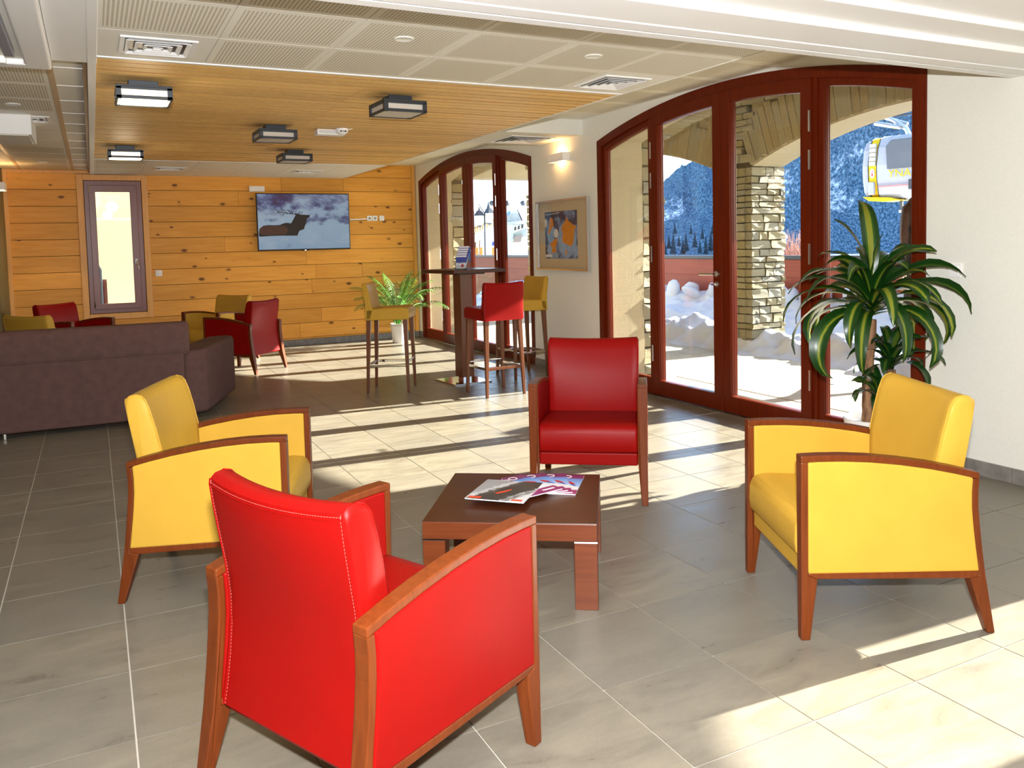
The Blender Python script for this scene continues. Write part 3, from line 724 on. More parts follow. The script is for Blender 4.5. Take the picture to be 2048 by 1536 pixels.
def m_cover2():
    m, t, b = new_mat('grey_magazine_cover')
    co = COORD(t, 'Object', (1, 1, 1)); tcn = N(t, 'ShaderNodeTexCoord'); sp = N(t, 'ShaderNodeSeparateXYZ'); L(t, tcn.outputs['Object'], sp.inputs[0])
    x, y = sp.outputs[0], sp.outputs[1]
    f = NOISE(t, co, 34, 6, .75); d = MATH(t, 'SUBTRACT', x, MATH(t, 'MULTIPLY', y, .55))
    g = MATH(t, 'ADD', d, MATH(t, 'MULTIPLY', MATH(t, 'SUBTRACT', f, .5), .12))
    c = RAMP(t, MATH(t, 'ADD', MATH(t, 'MULTIPLY', g, 3.2), .5), [(.22, (.36, .35, .35)), (.30, (.70, .70, .70)), (.36, (.10, .09, .08)), (.46, (.035, .03, .027)), (.80, (.045, .04, .035)), (.84, (.6, .6, .6)), (.88, (.05, .045, .04)), (.95, (.75, .75, .75))])
    L(t, c, b.inputs['Base Color']); b.inputs['Roughness'].default_value = .3; return m
M['cover2'] = m_cover2()
M['ink_w'] = plain('white_ink', (.85, .85, .85), .5); M['ink_r'] = plain('red_ink', (.55, .02, .015), .5); M['ink_b'] = plain('blue_ink', (.03, .05, .25), .5); M['ink_o'] = plain('orange_red_ink', (.75, .07, .02), .5)
def flat(pts, z=0.0): 
    mb = MB(); mb.prism(pts, 'z', z, z + .0003); return mb
def magazine(label):
    r = empty('magazine', label=label, cat='magazine', group='fanned ski magazines')
    MB().box(-.105, .105, -.148, .148, 0, .0042).build('pages', M['paper'], r, bevel=.001)
    MB().box(-.105, .105, -.148, .148, .0042, .0048).build('cover', M['cover'], r)
    text('title', 'igbO', .060, M['ink_w'], r, (-.006, .112, .005))
    sk_ = MB(); sk_.prism([(-.01, .04), (.02, .055), (.052, .04), (.07, .022), (.085, .002), (.068, .0), (.04, .012), (.01, .010), (-.015, .022)], 'z', .0049, .0052)
    sk_.build('skier_print', M['ink_r'], r)
    sk_ = MB(); sk_.prism([(.06, .01), (.08, -.01), (.092, -.03), (.08, -.026), (.065, -.008)], 'z', .0049, .0053); sk_.prism([(.0, .01), (.02, -.05), (.023, -.05), (.006, .01)], 'z', .0049, .0053); sk_.build('trouser_print', M['ink_b'], r)
    sk_ = MB(); sk_.prism(rect(.02, .085, -.122, -.108), 'z', .0049, .0052); sk_.build('caption_strip', M['ink_w'], r)
    return r
# the fan turns about a point near the front right corners
mg = magazine('')
def place_mag(r, x, y, z, a, tilt=(0, 0)): r.location = (x, y, z); r.rotation_euler = (tilt[0], tilt[1], a)
PV = Vector((1.735, 3.025))
for k, (turn, lab) in enumerate(((0, 'ski magazine at the right end of the fan, lowest of all'), (14.5, 'ski magazine second from the right end of the fan'), (31, 'ski magazine third from the right end of the fan'), (49, 'ski magazine at the left end of the fan, half under the grey cover'))):
    r = mg if k == 0 else copy_tree(mg, (0, 0, 0), 0, lab, 'fanned ski magazines')
    r['label'] = lab; t_ = radians(turn); c = Vector((.092, .186))
    c = Vector((c.x*cos(t_) - c.y*sin(t_), c.x*sin(t_) + c.y*cos(t_))) + PV
    place_mag(r, c.x, c.y, TT + .0004 + .0055 * k, radians(-39.5) + t_)
g = empty('magazine', label='grey and black ski magazine lying on top of the fan', cat='magazine')
MB().box(-.13, .13, -.145, .145, 0, .005).build('pages', M['paper'], g, bevel=.001)
MB().box(-.13, .13, -.145, .145, .005, .0056).build('cover', M['cover2'], g)
flat(rect(-.12, -.065, -.135, -.112), .0057).build('red_label', M['ink_o'], g); flat(rect(.07, .118, -.135, -.115), .0057).build('red_label', M['ink_o'], g)
sk_ = MB(); sk_.prism([(-.03, -.05), (.0, -.01), (.02, .02), (.03, .015), (.01, -.025), (-.015, -.055)], 'z', .0057, .006); sk_.build('skier_print', M['ink_o'], g)
place_mag(g, 1.545, 3.175, TT + .0225, radians(-45), (radians(-.4), radians(.2)))

# ================================================================== sofa
sofa = empty('sofa', (.66, 7.50, 0), radians(-1.0), 'long mauve-brown fabric sofa with its back to the camera', 'sofa')
def soft(mb, nm, bev=.03, seg=4): return mb.build(nm, M['sofa'], sofa, smooth=True, bevel=bev, seg=seg)
SL = -2.35
soft(MB().box(SL, -.005, 0, .16, .045, .595), 'back_panel', .02)
# back cushion roll, leaning back over the panel
soft(MB().prism([(.012, .565), (-.012, .60), (-.006, .80), (.03, .845), (.10, .85), (.17, .82), (.24, .50), (.20, .44)], 'x', SL, .045), 'back_cushion', .025)
soft(MB().box(SL, -.03, .16, .92, .10, .28), 'base', .02)
for k in range(3): soft(MB().box(SL + .01 + k * .775, SL + .77 + k * .775, .20, .95, .28, .44), 'seat_cushion', .04)
# splayed end arm
arm = [(.0, .0), (.165, .06), (.195, .10), (.54, 1.10), (.50, 1.18), (.30, 1.18), (-.06, .30), (-.06, .16)]
soft(MB().prism([(x, y) for x, y in arm], 'z', .05, .60), 'arm', .035)
arm2 = [(SL + .02 - x, y) for x, y in arm]
soft(MB().prism(arm2, 'z', .05, .60), 'arm', .035)
for x, y in ((-1.345, .30), (-.10, .05), (.36, 1.10), (-1.345, .05)):
    MB().lathe([(.016, 0), (.016, .06)], 12, (x, y)).build('foot', M['chrome'], sofa, smooth=True)
for x in (-.78,): MB().tube([(x, -.001, .05), (x, -.001, .59)], .0016, 5).build('seam', M['sofa'], sofa)

# ================================================================== bar table
bt = empty('bar_table', (3.5, 8.06, 0), 0, 'tall square dark bar table on a wooden column and steel foot plate', 'table')
br_ = radians(54 - 45)
Rz = Matrix.Rotation(br_, 4, 'Z')
MB().box(-.325, .325, -.325, .325, 1.152, 1.19, Rz).build('table_top', M['tablewood'], bt, bevel=.003)
Rb = Matrix.Translation((-.05, -.03, 0)) @ Matrix.Rotation(radians(4), 4, 'Z')
MB().box(-.215, .215, -.235, .235, 0, .014, Rb).build('foot_plate', M['chrome'], bt, bevel=.003)
MB().box(-.073, .073, -.073, .073, .05, 1.135, Rz @ Matrix.Translation((-.03, -.02, 0))).build('column', M['stoolwood'], bt, bevel=.004)
MB().box(-.05, .05, -.05, .05, .013, .052, Rz @ Matrix.Translation((-.03, -.02, 0))).build('column_foot', M['metal'], bt)
MB().box(-.16, .16, -.16, .16, 1.134, 1.153, Rz).build('mounting_plate', M['black'], bt)

# ================================================================== bar stools
def make_stool(leath, label):
    root = empty('bar_stool', label=label, cat='stool')
    a = .19
    for sx in (-1, 1):
        for sy in (-1, 1):      # sy=-1 front
            x, y = sx * a, sy * a; ti = .022
            def sq(cx_, cy_, h_, z): return [(cx_ - h_, cy_ - h_, z), (cx_ + h_, cy_ - h_, z), (cx_ + h_, cy_ + h_, z), (cx_ - h_, cy_ + h_, z)]
            ox, oy = sx * .012, sy * (.018 if sy > 0 else .008)
            vs = sq(x + ox, y + oy, .0125, 0) + sq(x - sx * .01, y - sy * .01, .0215, .735)
            MB().add(vs, [(3, 2, 1, 0), (4, 5, 6, 7), (0, 1, 5, 4), (1, 2, 6, 5), (2, 3, 7, 6), (3, 0, 4, 7)]).build('leg', M['stoolwood'], root, bevel=.003)
    MB().tube([(-.19, -.192, .30), (.19, -.192, .30)], .009, 10).build('foot_bar', M['chrome'], root, smooth=True)
    for s in (-1, 1): MB().box(s * .192 - .007, s * .192 + .007, -.19, .195, .255, .283).build('stretcher', M['chrome'] if s < 0 else M['chrome'], root, bevel=.003)
    MB().box(-.19, .19, .19, .206, .255, .283).build('stretcher', M['stoolwood'], root, bevel=.003)
    MB().prism([(-.215, .725), (-.225, .80), (-.205, .835), (-.16, .845), (.14, .835), (.20, .83), (.21, .72)], 'x', -.213, .213).build('seat', leath, root, smooth=True, bevel=.012, seg=3)
    mb = MB(); prof = [(.135, .80), (.15, .90), (.168, 1.0), (.182, 1.07), (.198, 1.088), (.222, 1.088), (.234, 1.072), (.226, .98), (.216, .88), (.212, .78), (.214, .722), (.16, .722)]
    xs = [-1, -.975] + [-.93 + 1.86 * i / 10 for i in range(11)] + [.975, 1]
    cg = (.185, .9)
    for i, u in enumerate(xs):
        e = {0: .014, 1: .005, len(xs) - 2: .005, len(xs) - 1: .014}.get(i, 0)
        for y, z in prof:
            d = Vector((y - cg[0], z - cg[1])); l = d.length; d = d * (l - e) / l; t_ = max(0, min(1, (z - .78) / .3))
            mb.v.append((u * .213, cg[0] + d.x + .016 * t_ * (1 - u * u), cg[1] + d.y - .012 * t_ * (1 - u * u)))
    k, m = len(prof), len(xs)
    mb.f += [(p * k + q, p * k + (q + 1) % k, (p + 1) * k + (q + 1) % k, (p + 1) * k + q) for p in range(m - 1) for q in range(k)] + [tuple(range(k)), tuple(range(m * k - 1, (m - 1) * k - 1, -1))]
    mb.build('backrest', leath, root, smooth=True)
    return root
st1 = make_stool(M['yellow'], 'yellow bar stool in front of the palm, left of the bar table')
st1.location = (2.65, 7.98, 0); st1.rotation_euler = (0, 0, radians(60.5))
st2 = copy_tree(st1, (3.43, 7.20, 0), radians(183), 'red bar stool with its back to the camera at the bar table', None, SW)
st3 = copy_tree(st1, (4.14, 8.0, 0), radians(-87), 'yellow bar stool between the bar table and the framed map', None)
# ================================================================== television on the timber wall
tv = empty('television', (2.838, BY, 1.848), 0, 'wall-mounted flat television showing an elk in snow', 'television')
TWI, THI = .685, .418
tvm = Matrix.Rotation(radians(0.0), 4, 'Y')
MB().box(-.3, .3, -.055, 0, -.2, .2).build('wall_bracket', M['black'], tv)
MB().box(-TWI, TWI, -.10, -.055, -THI, THI).build('casing', M['black'], tv, bevel=.006)
def m_screen():
    m, t, b = new_mat('screen_picture')
    tc = N(t, 'ShaderNodeTexCoord'); sp = N(t, 'ShaderNodeSeparateXYZ'); L(t, tc.outputs['Object'], sp.inputs[0]); x, z = sp.outputs[0], sp.outputs[2]
    mp = N(t, 'ShaderNodeMapping'); mp.inputs['Scale'].default_value = (1.0, 1, 1.9); L(t, tc.outputs['Object'], mp.inputs[0])
    f = NOISE(t, mp.outputs[0], 5.0, 6, .62); g = NOISE(t, mp.outputs[0], 2.2, 4, .6)
    hi = MATH(t, 'SUBTRACT', MATH(t, 'MULTIPLY', z, .42), .02)
    s = MATH(t, 'ADD', MATH(t, 'ADD', f, MATH(t, 'MULTIPLY', MATH(t, 'SUBTRACT', g, .5), .35)), hi)
    base = RAMP(t, MATH(t, 'ADD', .5, z), [(.1, (.45, .66, .90)), (.45, (.55, .76, .95)), (.8, (.50, .66, .92)), (1.0, (.38, .50, .85))])
    c = MIX(t, RAMP(t, s, [(.50, 0.0), (.60, .65), (.68, 1.0)]), base, (.13, .13, .33))
    c = MIX(t, RAMP(t, s, [(.68, 0.0), (.76, .8)]), c, (.10, .035, .10))
    c = MIX(t, RAMP(t, g, [(.38, .45), (.5, 0.0)]), c, (.75, .86, .98))
    b.inputs['Base Color'].default_value = (.01, .01, .012, 1); L(t, c, b.inputs['Emission Color']); b.inputs['Emission Strength'].default_value = .27; b.inputs['Roughness'].default_value = .3; return m
scr = MB().box(-TWI + .014, TWI - .014, -.1015, -.099, -THI + .016, THI - .014).build('screen', m_screen(), tv)
elk = [(-.665, -.17), (-.655, -.10), (-.60, -.055), (-.52, -.045), (-.44, -.050), (-.36, -.045), (-.30, -.020), (-.25, -.015), (-.20, -.025), (-.17, .02), (-.14, .075), (-.125, .105), (-.145, .125), (-.12, .12), (-.09, .112), (-.06, .105), (-.02, .103), (.05, .098), (.075, .10), (.085, .093), (.078, .07), (.055, .055), (.035, .045), (.03, .0), (.015, -.04), (.0, -.07), (-.01, -.11), (-.05, -.125), (-.075, -.13), (-.095, -.16), (-.11, -.205), (-.16, -.205), (-.35, -.202), (-.50, -.205), (-.64, -.213), (-.668, -.20)]
MB().prism(elk, 'y', -.1025, -.1016).build('elk_picture', emit('elk_brown', (.010, .005, .004), .2), scr)
rump = [(-.665, -.16), (-.655, -.10), (-.60, -.06), (-.52, -.055), (-.40, -.06), (-.28, -.06), (-.24, -.12), (-.28, -.185), (-.45, -.19), (-.60, -.19)]
MB().prism(rump, 'y', -.1028, -.1026).build('elk_flank_picture', emit('elk_flank', (.045, .015, .008), .3), scr)
an = MB()
def ant(pts, w=.006):
    for (a, b) in zip(pts[:-1], pts[1:]):
        d = Vector((b[0] - a[0], b[1] - a[1])).normalized(); n = Vector((-d.y, d.x)) * w
        an.prism([(a[0] - n.x, a[1] - n.y), (b[0] - n.x * .6, b[1] - n.y * .6), (b[0] + n.x * .6, b[1] + n.y * .6), (a[0] + n.x, a[1] + n.y)], 'y', -.1025, -.1016)
ant([(-.13, .105), (-.17, .12), (-.24, .118), (-.30, .135), (-.36, .14), (-.395, .165)]); ant([(-.24, .118), (-.285, .16), (-.335, .19), (-.325, .215)]); ant([(-.20, .118), (-.215, .155), (-.25, .175)])
ant([(-.17, .118), (-.185, .16), (-.18, .18)]); ant([(-.28, .132), (-.31, .10), (-.325, .10)]); ant([(-.36, .14), (-.40, .135)]); ant([(-.11, .11), (-.075, .135), (-.06, .16)], .005); ant([(-.10, .11), (-.05, .12), (-.02, .155)], .005); ant([(-.13, .11), (-.12, .145), (-.11, .16)], .005)
an.build('antler_picture', emit('antler_dark', (.012, .008, .012), .2), scr)
MB().box(-.06, .06, -.102, -.08, -THI - .012, -THI + .002).build('logo_bar', M['black'], tv, bevel=.003)
MB().box(-.012, .012, -.1035, -.10, -THI - .009, -THI - .001).build('status_light', emit('tv_led', (.9, .92, 1.0), 2.0), tv)

def wallbox(name, label, cat, x0, x1, z0, z1, d, parts=None, mat='white'):
    r = empty(name, ((x0 + x1)/2, BY, (z0 + z1)/2), 0, label, cat)
    MB().box(-(x1 - x0)/2, (x1 - x0)/2, -d, 0, -(z1 - z0)/2, (z1 - z0)/2).build('housing', M[mat], r, bevel=.004)
    return r
r = wallbox('signal_box', 'small white box on the timber wall above the television', 'box', 2.075, 2.29, 2.29, 2.37, .05)
MB().box(-.09, .09, -.053, -.05, -.03, .03).build('cover', M['white'], r, bevel=.002)
for k, (x, lab) in enumerate(((3.865, 'white wall socket nearest the television, end of the cable duct'), (3.952, 'white wall socket in the middle of the three'), (4.062, 'white blank wall plate, right one of the three beside the television'))):
    r = empty('wall_socket', (x, BY, 1.893), 0, lab, 'socket', 'sockets beside the television')
    MB().box(-.04, .04, -.012, 0, -.04, .04).build('plate', M['white'], r, bevel=.003)
    if k < 2:
        MB().tube([(0, -.0135, 0), (0, -.012, 0)], .02, 16).build('recess', plain('socket_grey', (.35, .35, .35), .5), r)
        for s in (-1, 1): MB().tube([(s * .009, -.0145, 0), (s * .009, -.013, 0)], .0028, 8).build('pin_hole', M['black'], r)
    else: MB().box(-.028, .028, -.015, -.012, -.028, .028).build('blank_insert', M['white'], r, bevel=.002)
cd_ = empty('cable_duct', (3.69, BY, 1.88), 0, 'white cable duct running from the television to the sockets', 'cable duct')
MB().add([], []).box(-.135, -.045, -.012, 0, -.014, .004).build('duct', M['white'], cd_, bevel=.002); MB().box(-.043, .04, -.012, 0, -.010, .007).build('duct', M['white'], cd_, bevel=.002); MB().box(.042, .13, -.012, 0, -.006, .012).build('duct', M['white'], cd_, bevel=.002)
r = empty('thermostat', (.817, BY, 1.155), 0, 'white round-dial thermostat right of the narrow window', 'thermostat')
MB().box(-.042, .042, -.014, 0, -.042, .042).build('plate', M['white'], r, bevel=.003); MB().tube([(0, -.03, 0), (0, -.014, 0)], .022, 18).build('dial', M['white'], r, smooth=True)

# ---- things on the window wall (facing -x)
def wall_r(name, y, z, label, cat): return empty(name, (W, y, z), pi / 2, label, cat)     # local +x along +y, local +y away into the wall (-x is room): rot 90: local y -> -x
r = wall_r('light_switch', 3.24, 1.217, 'white square wall switch on the white wall right of the doors', 'switch')
MB().box(-.042, .042, 0, .012, -.042, .042).build('plate', M['white'], r, bevel=.003); MB().box(-.026, .026, .012, .017, -.026, .026).build('rocker', M['white'], r, bevel=.002)
# framed map
pf = wall_r('framed_map', 7.895, 1.527, 'framed orange and blue map with a wide cream mount', 'picture')
PA, PB = .555, .392
MB().ring(rect(-PA, PA, -PB, PB), rect(-PA + .022, PA - .022, -PB + .022, PB - .022), 'y', .0, .045).build('frame', M['alu'], pf, bevel=.003)
MB().box(-PA + .02, PA - .02, .006, .02, -PB + .02, PB - .02).build('mount', plain('cream_mount', (.58, .47, .30), .8), pf)
def m_map():
    m, t, b = new_mat('printed_map_sea')
    co = COORD(t, 'Object', (1, 1, 1)); f = NOISE(t, co, 7, 4, .6)
    L(t, RAMP(t, f, [(.36, (.018, .025, .07)), (.46, (.03, .05, .13)), (.54, (.14, .24, .45)), (.64, (.20, .33, .55))]), b.inputs['Base Color']); b.inputs['Roughness'].default_value = .5; return m
mp_ = MB().box(-.325, .375, .0205, .0215, -.262, .262).build('print', m_map(), pf)
# x local = +Y world (left in picture is larger Y) ; mirror so shapes read as in the photo
def blob(pts, nm, mat, z=.0216, zz=.0219): 
    MB().prism([(.025 - u, v) for u, v in pts], 'y', z, zz).build(nm, mat, mp_)
mo = plain('map_orange', (.72, .25, .02), .6, var=.12, scale=18); ml = plain('map_pale_blue', (.25, .40, .62), .6, var=.2, scale=12); mw = plain('map_white', (.75, .75, .75), .6)
hal = lambda c, rx, ry, n=18: [(c[0] + rx * cos(2*pi*k/n) * (1 + .1 * sin(3*k)), c[1] + ry * sin(2*pi*k/n)) for k in range(n)]
blob(hal((.13, -.05), .20, .20), 'pale_sea', ml, .0216, .0217); blob(hal((-.22, .02), .09, .12), 'pale_sea', ml, .0216, .0217); blob(hal((-.20, -.17), .11, .08), 'pale_sea', ml, .0216, .0217)
blob([(.02, .08), (.06, .12), (.11, .15), (.13, .20), (.17, .15), (.22, .13), (.28, .10), (.33, .09), (.29, .03), (.28, -.03), (.27, -.09), (.24, -.11), (.21, -.13), (.15, -.115), (.09, -.09), (.04, -.085), (.03, -.04), (.05, .02), (.02, .05)], 'land_print', mo)
blob([(-.24, .19), (-.20, .20), (-.17, .18), (-.15, .10), (-.20, .08), (-.23, .03), (-.27, .01), (-.29, .03), (-.25, .08), (-.25, .14)], 'land_print', mo)
blob([(-.25, -.10), (-.20, -.075), (-.14, -.05), (-.07, -.03), (-.08, -.09), (-.12, -.13), (-.10, -.18), (-.16, -.20), (-.21, -.185), (-.19, -.14)], 'land_print', mo)
blob([(.10, -.17), (.13, -.165), (.13, -.215), (.10, -.22)], 'land_print', mo)
blob(hal((-.10, .02), .05, .05), 'vignette', mw); blob(hal((-.33, .14), .03, .05), 'vignette', mw); blob(hal((.31, -.17), .05, .07), 'vignette', ml); blob([(-.345, -.215), (-.20, -.215), (-.20, -.245), (-.345, -.245)], 'caption_strip', mw); blob([(-.19, -.205), (-.06, -.205), (-.06, -.25), (-.19, -.25)], 'caption_strip', ml); blob([(-.33, .235), (-.02, .25), (-.02, .243), (-.33, .228)], 'caption_strip', mw)
ms = MB(); 
for k in range(5): ms.prism([(.025 - (.15 + k*.033), .21), (.025 - (.165 + k*.033), .245), (.025 - (.175 + k*.033), .245), (.025 - (.16 + k*.033), .21)], 'y', .0216, .0219)
ms.build('script_lettering', ml, mp_)
MB().add([(-PA + .015, .030, -PB + .015), (PA - .015, .030, -PB + .015), (PA - .015, .030, PB - .015), (-PA + .015, .030, PB - .015)], [(0, 1, 2, 3)]).build('glazing', M['glass'], pf)
# wall lamp between the doors
def sconce(loc, rz, label, power):
    r = empty('wall_lamp', loc, rz, label, 'lamp')
    MB().ring(rect(-.165, .165, .0, .085), rect(-.155, .155, .008, .077), 'z', -.045, .045).build('shade', M['white'], r, bevel=.002)
    MB().box(-.05, .05, 0.008, .075, -.012, .012).build('bulb', emit('warm_bulb', (1.0, .62, .22), 9.0), r)
    for s in (1, -1):
        ld = bpy.data.lights.new('bulb_glow', 'POINT'); ld.energy = power * (1.0 if s > 0 else .45); ld.color = (1.0, .62, .28); ld.shadow_soft_size = .025
        lo = bpy.data.objects.new('bulb_glow', ld); COL.objects.link(lo); lo.parent = r; lo.location = (0, .045, s * .035)
    return r
sconce((W, 7.90, 2.37), pi / 2, 'small white box wall lamp glowing warm above the framed map', 1.5)
sconce((-.974, 11.75, 2.28), -pi / 2, 'white wall lamp at the far left end of the room', 2.4)

# ================================================================== ceiling fittings
def lantern(x, y, rz, label, lit):
    r = empty('ceiling_lantern', (x, y, ZR), rz, label, 'lamp')
    a = .158
    MB().box(-.085, .085, -.07, .07, -.045, 0).build('mounting_plate', M['lamp'], r, bevel=.003)
    MB().box(-a, a, -a, a, -.056, -.045).build('top_plate', M['lamp'], r, bevel=.002)
    MB().ring(rect(-a, a, -a, a), rect(-a + .012, a - .012, -a + .012, a - .012), 'z', -.128, -.108).build('lower_rim', M['lamp'], r, bevel=.002)
    MB().ring(rect(-a, a, -a, a), rect(-a + .012, a - .012, -a + .012, a - .012), 'z', -.072, -.056).build('upper_rim', M['lamp'], r, bevel=.002)
    for sx in (-1, 1):
        for sy in (-1, 1): MB().box(min(sx*a, sx*(a-.03)), max(sx*a, sx*(a-.03)), min(sy*a, sy*(a-.03)), max(sy*a, sy*(a-.03)), -.128, -.056).build('corner_post', M['lamp'], r)
    mt = emit('lit_opal_glass', (1.0, .87, .62), 1.5) if lit else plain('opal_glass', (.62, .57, .50), .45)
    MB().box(-a + .011, a - .011, -a + .011, a - .011, -.122, -.058).build('diffuser', mt, r)
    if lit:
        ld = bpy.data.lights.new('lamp_glow', 'POINT'); ld.energy = 2; ld.color = (1, .82, .55); ld.shadow_soft_size = .1
        lo = bpy.data.objects.new('lamp_glow', ld); COL.objects.link(lo); lo.parent = r; lo.location = (0, 0, -.25)
    return r
lantern(.335, 5.70, 0, 'lit ceiling lantern nearest the camera on the left', True)
lantern(1.985, 5.66, radians(2), 'unlit dark ceiling lantern nearest the arched doors', False)
lantern(1.45, 7.32, radians(1), 'unlit dark ceiling lantern left of the smoke detector', False)
lantern(.345, 9.12, 0, 'lit ceiling lantern at the far end near the narrow window', True)
lantern(1.99, 9.05, radians(1), 'unlit dark ceiling lantern above the television', False)
r = empty('emergency_light', (1.955, 7.42, ZR), 0, 'slim white emergency light box on the slatted ceiling', 'light')
MB().box(-.125, .125, -.06, .06, -.05, 0).build('housing', M['white'], r, bevel=.006); MB().box(-.11, .11, -.063, -.05, -.04, -.012).build('lens', M['palegrey'], r, bevel=.004)
r = empty('smoke_detector', (2.035, 7.31, ZR), 0, 'round white smoke detector in front of the emergency light box', 'smoke detector')
MB().lathe([(.055, 0), (.055, -.018), (.05, -.034), (.03, -.05), (.004, -.052)], 28).build('housing', M['white'], r, smooth=True)
for a in (-.5, 0, .5): MB().box(-.009 if a else -.003, .009 if a else .003, -.056, -.048, -.034, -.022, Matrix.Rotation(a * .75, 4, 'Z')).build('vent_slot', M['black'], r)
MB().tube([(.05, -.02, -.008), (.09, -.03, -.002)], .004, 6).build('cable', M['white'], r)
def vent(x, y, z, hx, hy, label, boxed=True):
    r = empty('ceiling_vent', (x, y, z), 0, label, 'air vent')
    ax, ay = hx, hy
    MB().ring(rect(-ax, ax, -ay, ay), rect(-ax + .025, ax - .025, -ay + .025, ay - .025), 'z', -.008, .0).build('frame', M['white'], r, bevel=.002)
    MB().box(-ax + .02, ax - .02, -ay + .02, ay - .02, -.002, -.001).build('void', M['black'], r)
    for k in range(4):
        s0 = 1 - k * .235 - .16; s1 = s0 - .10
        if s1 <= .03: s1 = .03
        o = rect(-ax * s0, ax * s0, -ay * s0, ay * s0); i = rect(-ax * s1, ax * s1, -ay * s1, ay * s1)
        n = 4; vs = [(p[0], p[1], -.003) for p in i] + [(p[0], p[1], -.016) for p in o] + [(p[0] * 1.02, p[1] * 1.02, -.014) for p in o] + [(p[0], p[1], -.0005) for p in i]
        fs = []
        for q in range(4):
            j = (q + 1) % 4; fs += [(q, j, 4 + j, 4 + q), (4 + q, 4 + j, 8 + j, 8 + q), (8 + q, 8 + j, 12 + j, 12 + q)]
        MB().add(vs, fs).build('louvre', M['white'], r)
    return r
vent(.355, 4.69, ZR, .18, .185, 'square louvred air vent at the near left of the white ceiling')
vent(3.15, 4.68, ZR, .18, .20, 'square louvred air vent beside the right-hand end of the timber slats')
vent(.93, 11.34, ZR, .19, .17, 'louvred air vent in the far white ceiling left of the television')
vent(2.67, 11.40, ZR, .19, .17, 'louvred air vent in the far white ceiling above the television')
vent(4.18, 7.95, ZL, .26, .27, 'large louvred air vent between the two arched doors')
vent(-.45, 7.88, ZL, .20, .15, 'louvred air vent in the left-hand ceiling')
def spot(x, y, z, label, lit):
    r = empty('downlight', (x, y, z), 0, label, 'light')
    MB().lathe([(.036, -.002), (.048, -.006), (.052, -.004), (.052, 0), (.036, 0)], 24).build('rim', M['white'] if lit else M['panelplain'], r, smooth=True)
    MB().lathe([(.0362, -.0015), (.0362, .02)], 20).build('lens', emit('warm_spot', (1, .80, .45), 6.0) if lit else plain('unlit_spot', (.45, .38, .28), .5), r)
    if lit:
        ld = bpy.data.lights.new('spot_beam', 'SPOT'); ld.energy = 14; ld.spot_size = radians(80); ld.color = (1, .8, .5); ld.shadow_soft_size = .03
        lo = bpy.data.objects.new('spot_beam', ld); COL.objects.link(lo); lo.parent = r; lo.location = (0, 0, -.02)
    return r
spot(1.476, 4.077, ZR, 'unlit round downlight above the far red armchair, left of two', False)
spot(2.611, 4.064, ZR, 'unlit round downlight close to the arched doors', False)
spot(-.475, 11.5, ZL, 'lit round downlight near the timber wall on the left', True)
spot(-.466, 7.18, ZL, 'lit round downlight next to the left-hand air vent', True)
r = empty('air_conditioner', (-.80, 4.35, ZL), 0, 'white cassette air conditioner in the ceiling, top left corner', 'air conditioner')
MB().ring(rect(-.62, .655, -.92, .92), rect(-.50, .53, -.82, .82), 'z', -.105, 0).build('fascia', M['white'], r, bevel=.012, seg=3)
MB().box(-.53, .535, -.83, .83, -.075, -.02).build('grille_panel', M['panelplain'], r, bevel=.006)
MB().box(.455, .50, -.60, .60, -.112, -.07).build('louvre_flap', plain('grey_blue_flap', (.26, .28, .34), .4), r, bevel=.004)
MB().box(-.42, .40, -.70, .72, -.088, -.07).build('intake_cover', M['white'], r, bevel=.004)
MB().box(-.45, .45, .765, .80, -.112, -.07).build('louvre_flap', M['white'], r, bevel=.003)
r = empty('ceiling_box', (-.90, 8.0, ZL), 0, 'plain white box hanging under the left-hand ceiling', 'box')
MB().box(-.5, .522, -.33, .33, -.16, 0).build('housing', M['white'], r, bevel=.006); MB().box(-.48, .50, -.31, .31, -.166, -.158).build('bottom_cover', M['panelplain'], r, bevel=.003)

# ================================================================== leaflet stand on the bar table
bh = empty('leaflet_stand', (3.44, 7.93, 1.19), radians(-36), 'tiered clear leaflet stand on the bar table', 'leaflet stand')
# local: x across, y front(-) to back(+)
mb = MB(); mb.prism([(-.10, 0), (.085, 0), (.10, .235), (.094, .235), (.079, .006), (-.10, .006)], 'x', -.064, .064); mb.build('back_plate', M['acrylic'], bh)
for s in (-1, 1): MB().prism([(-.10, 0), (.085, 0), (.10, .235), (.07, .235), (-.098, .06)], 'x', s * .064 - .0015, s * .064 + .0015).build('side_plate', M['acrylic'], bh)
for k in range(5): MB().box(-.064, .064, -.099 + k * .036, -.097 + k * .036, .004 + k * .016, .05 + k * .022).build('divider', M['acrylic'], bh)
def m_leaflet():
    m, t, b = new_mat('blue_ski_leaflet')
    tc = N(t, 'ShaderNodeTexCoord'); sp = N(t, 'ShaderNodeSeparateXYZ'); L(t, tc.outputs['Object'], sp.inputs[0]); z = sp.outputs[2]
    f = NOISE(t, tc.outputs['Object'], 60, 4, .7)
    q = MATH(t, 'ADD', MATH(t, 'MULTIPLY', z, 7.0), MATH(t, 'MULTIPLY', MATH(t, 'SUBTRACT', f, .5), .35))
    c = RAMP(t, q, [(.0, (.72, .72, .78)), (.36, (.70, .72, .80)), (.42, (.10, .12, .30)), (.50, (.03, .05, .28)), (.80, (.04, .07, .38)), (.83, (.02, .02, .08)), (.86, (.68, .64, .70)), (1.0, (.70, .66, .72))])
    L(t, c, b.inputs['Base Color']); b.inputs['Roughness'].default_value = .3; return m
mlf = m_leaflet()
